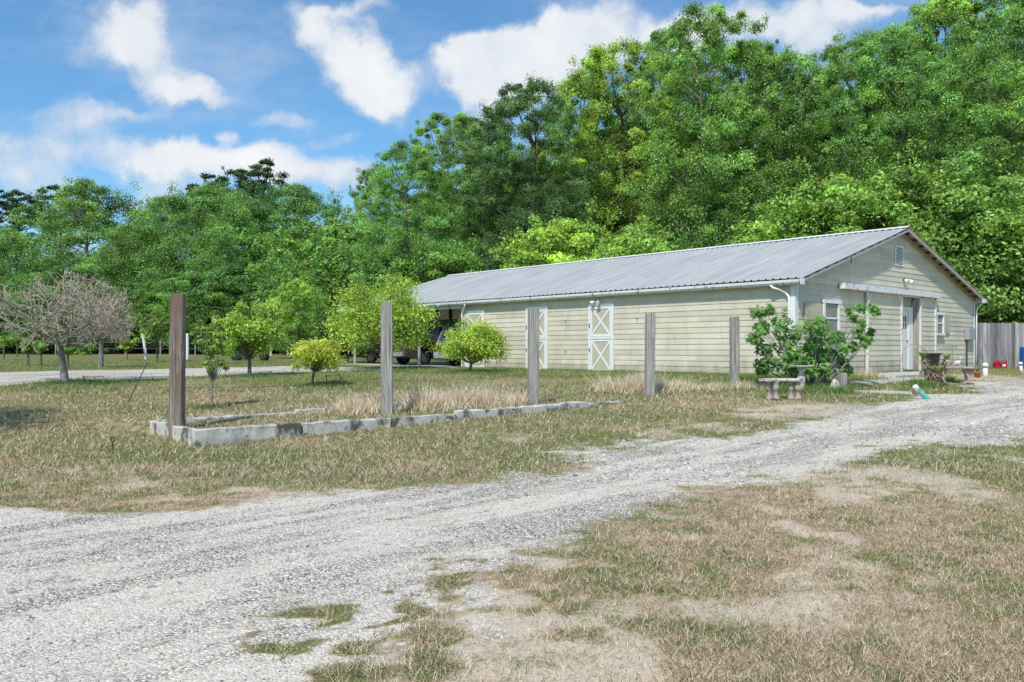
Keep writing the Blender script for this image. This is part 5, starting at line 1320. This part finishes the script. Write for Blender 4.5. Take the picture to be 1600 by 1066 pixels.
# irrigation risers
for i, (p0, p1, yy, yb, sides, lab) in enumerate(((344, 366, 617, 638, 1, 'rusty orange pipe bracket beside the spindly young tree'), (405, 425, 581, 585, 0, 'low rusty pipe bracket under the round citrus tree'), (510, 532, 586, 600, 2, 'thin rusty pipe frame right of the yellowish citrus tree'),
                                              (130, 162, 588, 601, 1, 'pale rusty pipe bracket right of the bare tree'), (899, 916, 588, 593, 1, 'short rusty pipe bracket on the lawn before the crossed door'))):
    xb, Y = gp(p1, yb); xa = wx(p0, Y); z = float(gz(xb, Y)); h_ = wz(yy, Y) - z; L = xb - xa
    q = MB(); pts = [(0, 0, -.1), (0, 0, h_ - .02), (-.02, 0, h_), (-L, 0, h_ - .015)]
    if sides == 2: pts.append((-L, 0, -.1))
    q.tube(pts, .016, 8); 
    if sides == 1: q.tube([(-L + .0, 0, h_ + .015), (-L, 0, h_ - .05)], .024, 8)
    o_ = q.build('irrigation_pipe', M['rust'], None, (xb, Y, z)); tag(o_, lab, 'pipe', 'bent irrigation pipes on the lawn')

# white orchard stakes
for px, y0, y1, ln, lab in ((229, 518, 553, -.14, 'white stake leaning left, beside the young tree left of first post'), (293, 521, 553, 0, 'upright white stake just right of the first post'), (423, 535, 551, .0, 'short white stake right of the ride on machine'), (451, 536, 550, -.1, 'short leaning white stake behind the yellowish citrus')):
    Y = 50.0 if px < 300 else 60.0; X = wx(px, Y); z = float(gz(X, Y)); h_ = wz(y0, Y) - z
    q = MB(); q.tube([(0, 0, -.2), (ln * h_, 0, h_)], .09, 8); o_ = q.build('white_stake', M['pvc'], None, (X, Y, z)); tag(o_, lab, 'stake', 'white stakes in the far meadow')
# far wire fence
fnc = thing('field_fence', 'low wire field fence along the foot of the left wood', 'fence', (0, 62, 0))
for i in range(14):
    x = -34 + i * 2.6; q = MB(); z = float(gz(x, 62)); q.tube([(x, 0, z - .2), (x, 0, z + 1.1)], .05, 6); q.build('fence_post', M['post'], fnc)
for hh in (.5, .95):
    q = MB(); q.tube([(-34 + i * 2.6, 0, float(gz(-34 + i * 2.6, 62)) + hh) for i in range(14)], .012, 4); q.build('fence_rail', M['wire'], fnc)

# ------------------------------------------------------------------ wooden fence right of the barn
far = BO + U * BW
FY0 = 34.6; fx0 = wx(1520, FY0); z = float(gz(fx0, FY0)); fen = thing('picket_fence', 'tall weathered grey board fence right of the barn', 'fence', (fx0, FY0, z), radians(-1))
q = MB(); x = 0; hf = wz(504.5, FY0) - z; rr = random.Random(3); k_ = 0
while x < 9:
    w_ = .138; dy = rr.uniform(-.004, .004); dz = rr.uniform(-.012, .012); tn = rr.uniform(.55, 1.25)
    if rr.random() < .1: tn = 1.6
    q.cc = (tn, tn * rr.uniform(.97, 1.0), tn * rr.uniform(.96, 1.04))
    pr = [(x, -.1), (x + w_, -.1), (x + w_, hf - .035 + dz), (x + w_ - .03, hf + dz), (x + .03, hf + dz), (x, hf - .035 + dz)]
    q.prism(pr, 1, dy, dy + .018); x += w_ + .008; k_ += 1
fm = M['fence'].copy(); M['fencep'] = fm; nt = fm.node_tree; kk = N(nt)
bs = [n_ for n_ in nt.nodes if n_.type == 'BSDF_PRINCIPLED'][0]; src = bs.inputs['Base Color'].links[0].from_socket
at = kk.n('Attribute', attribute_name='Col').outputs['Color']; kk.L(kk.mix(1, src, at, 'MULTIPLY'), bs.inputs['Base Color'])
q.build('boards', fm, fen, col=True)
for zz in (.35, 1.45):
    q = MB(); q.box((0, .03, zz), (9, .07, zz + .09)); q.build('rail', M['fence'], fen)
for i in range(4):
    q = MB(); q.box((i * 2.4 + .02, .075, -.2), (i * 2.4 + .12, .17, hf - .05)); q.build('post', M['fence'], fen)

# ------------------------------------------------------------------ paths
def slab_path(name, pp, zoff=.02, th=.08):
    P = [gp(a, b) for a, b in pp]; n_ = len(P); q = MB(); zt = [float(gz(x, y)) + zoff for x, y in P]; zt = [max(zt) * .5 + z_ * .5 for z_ in zt]
    q.add([(x, y, z_) for (x, y), z_ in zip(P, zt)] + [(x, y, z_ - th) for (x, y), z_ in zip(P, zt)], [tuple(range(n_)), tuple(range(n_, 2 * n_))[::-1]] + [(i, (i + 1) % n_, n_ + (i + 1) % n_, n_ + i) for i in range(n_)])
    o_ = q.build(name, M['path']); tag(o_, kind='structure'); return o_
slab_path('path', [(1326, 604.5), (1330, 599), (1395, 592), (1448, 590), (1450, 594), (1400, 599)])
slab_path('door_step', [(1372, 590), (1375, 585.5), (1402, 584), (1437, 583.5), (1436, 589.5), (1400, 591)], .05)
slab_path('path_edge', [(1333, 613), (1334, 611), (1424, 614.5), (1425, 617)])

# ------------------------------------------------------------------ sky, sun, camera
world = bpy.data.worlds.new('World'); scene.world = world; world.use_nodes = True
nt = world.node_tree; nt.nodes.clear(); k = N(nt)
SE, SAZ = radians(51), atan2(-.93, -.36)       # sun high, behind and left of the viewer
sky = k.n('TexSky', sky_type='NISHITA'); sky.sun_disc = False; sky.sun_elevation = SE; sky.sun_rotation = radians(90) - SAZ
sky.altitude = 0; sky.air_density = 1.0; sky.dust_density = .6; sky.ozone_density = 2.2
gen = k.n('TexCoord').outputs['Generated']; sx = k.n('SeparateXYZ'); k.L(gen, sx.inputs[0])
ay = k.math('MAXIMUM', k.math('ABSOLUTE', sx.outputs[1]), .05)
uu = k.math('DIVIDE', sx.outputs[0], ay); vv_ = k.math('DIVIDE', sx.outputs[2], ay)
cb = k.n('CombineXYZ'); k.L(uu, cb.inputs[0]); k.L(vv_, cb.inputs[1]); uv = cb.outputs[0]
wn = k.n('TexNoise'); wn.inputs['Scale'].default_value = 7; wn.inputs['Detail'].default_value = 6; wn.inputs['Roughness'].default_value = .6; k.L(uv, wn.inputs['Vector'])
va = k.n('VectorMath', operation='SUBTRACT'); k.L(wn.outputs['Color'], va.inputs[0]); va.inputs[1].default_value = (.5, .5, .5)
vs_ = k.n('VectorMath', operation='SCALE'); k.L(va.outputs[0], vs_.inputs[0]); vs_.inputs['Scale'].default_value = .13
wv = k.n('VectorMath', operation='ADD'); k.L(uv, wv.inputs[0]); k.L(vs_.outputs[0], wv.inputs[1]); wv = wv.outputs[0]
blobs = [(205, 45, 85, 45, 10, .8), (240, 85, 95, 50, -25, .9), (330, 130, 75, 28, -15, .85), (270, 130, 60, 25, -10, .5), (110, 85, 60, 22, 5, .3),
         (475, 25, 50, 42, -40, .9), (545, 80, 85, 62, -25, 1.15), (600, 125, 70, 62, -35, 1.1), (608, 150, 34, 28, -30, .6), (560, 5, 75, 18, 0, .7),
         (725, 112, 44, 52, 10, 1.2), (760, 105, 90, 62, 5, 1.3), (830, 100, 85, 70, 10, 1.3), (760, 165, 70, 42, 0, 1.1), (880, 50, 60, 50, 35, 1.2), (935, 30, 75, 60, 30, 1.1), (960, 80, 60, 40, 0, .8),
         (1045, 50, 50, 45, 10, 1.1), (1110, 30, 80, 45, 5, 1.0), (1190, 40, 60, 45, 0, .8), (1270, 45, 75, 75, 5, 1.1), (1330, 10, 50, 30, 0, .7), (1390, 5, 60, 12, 0, .5), (1600, 40, 80, 40, 0, .6),
         (90, 180, 150, 24, 6, .55), (210, 165, 110, 22, -5, .5), (50, 238, 130, 36, 5, .85), (230, 235, 110, 34, -18, .95), (330, 265, 120, 34, -8, 1.05), (440, 260, 90, 30, -8, .95), (60, 285, 110, 26, 0, .8), (230, 300, 90, 26, 0, .75),
         (540, 290, 60, 36, -10, .95), (462, 188, 55, 20, -8, .75), (520, 222, 50, 18, 0, .6), (378, 212, 20, 20, 0, .8), (-150, 120, 120, 60, 0, .9), (-250, 260, 160, 50, 0, .9), (1750, 100, 120, 80, 0, .9)]
acc = None
for bx_, by_, rx, ry, rot, w_ in blobs:
    mp = k.n('Mapping', vector_type='TEXTURE'); k.L(wv, mp.inputs[0])
    mp.inputs['Location'].default_value = ((bx_ - 800) / FPX, (HY - by_) / FPX, 0); mp.inputs['Rotation'].default_value = (0, 0, radians(rot)); mp.inputs['Scale'].default_value = (rx / FPX, ry / FPX, 1)
    sp_ = k.n('VectorMath', operation='MULTIPLY'); k.L(mp.outputs[0], sp_.inputs[0]); sp_.inputs[1].default_value = (1, 1, 0)
    ln = k.n('VectorMath', operation='LENGTH'); k.L(sp_.outputs[0], ln.inputs[0])
    q = k.mr(ln.outputs['Value'], 1.45, .15, 0, w_)
    acc = q if acc is None else k.math('ADD', acc, q)
acc = k.math('MINIMUM', acc, 1.35)
n1 = k.noise(uv, 8, 10, .66); n2 = k.noise(k.scale(uv, (1, 2.2, 1)), 3.2, 6, .6)
dens = k.math('ADD', acc, k.math('MULTIPLY', k.math('SUBTRACT', n1, .5), 2.1))
veil = k.mr(n2, .42, .72, 0, .42)
al = k.math('MAXIMUM', k.mr(dens, .1, 1.2, 0, .96), veil)
shade = k.noise(uv, 7, 8, .65)
ccol = k.ramp(k.math('ADD', k.math('MULTIPLY', k.mr(dens, .5, 1.8), .5), k.math('MULTIPLY', shade, .75)), [(.25, (.58, .66, .78)), (.55, (.72, .77, .84)), (.8, (.84, .86, .89)), (1, (.93, .94, .95))])
bg1 = k.n('Background'); hs = k.mix(1, sky.outputs[0], (.62, .97, 1.12), 'MULTIPLY'); k.L(hs, bg1.inputs[0]); bg1.inputs[1].default_value = .15
bg2 = k.n('Background'); k.L(ccol, bg2.inputs[0]); bg2.inputs[1].default_value = 1.05
up = k.mr(sx.outputs[2], -.02, .02); al = k.math('MULTIPLY', al, up)
ms = k.n('MixShader'); k.L(al, ms.inputs[0]); k.L(bg1.outputs[0], ms.inputs[1]); k.L(bg2.outputs[0], ms.inputs[2])
wo = k.n('OutputWorld'); k.L(ms.outputs[0], wo.inputs[0])

sl = bpy.data.lights.new('sun', 'SUN'); sl.energy = 4.1; sl.angle = radians(2.0); sl.color = (1, .95, .87)
so = bpy.data.objects.new('sun', sl); COL.objects.link(so)
import mathutils
sd = mathutils.Vector((cos(SE) * cos(SAZ), cos(SE) * sin(SAZ), sin(SE)))
so.rotation_euler = sd.to_track_quat('Z', 'Y').to_euler()

cd = bpy.data.cameras.new('camera'); cam = bpy.data.objects.new('camera', cd); COL.objects.link(cam)
cam.location = (0, 0, CZ); cam.rotation_euler = (radians(90), 0, 0)
cd.sensor_width = 36; cd.lens = FPX / 1600 * 36; cd.shift_y = (HY - 533) / 1600; cd.clip_end = 4000; cd.clip_start = .1
scene.camera = cam
scene.view_settings.view_transform = 'Standard'; scene.view_settings.look = 'None'; scene.view_settings.exposure = 0; scene.view_settings.gamma = 1
scene.cycles.max_bounces = 6; scene.cycles.transparent_max_bounces = 4
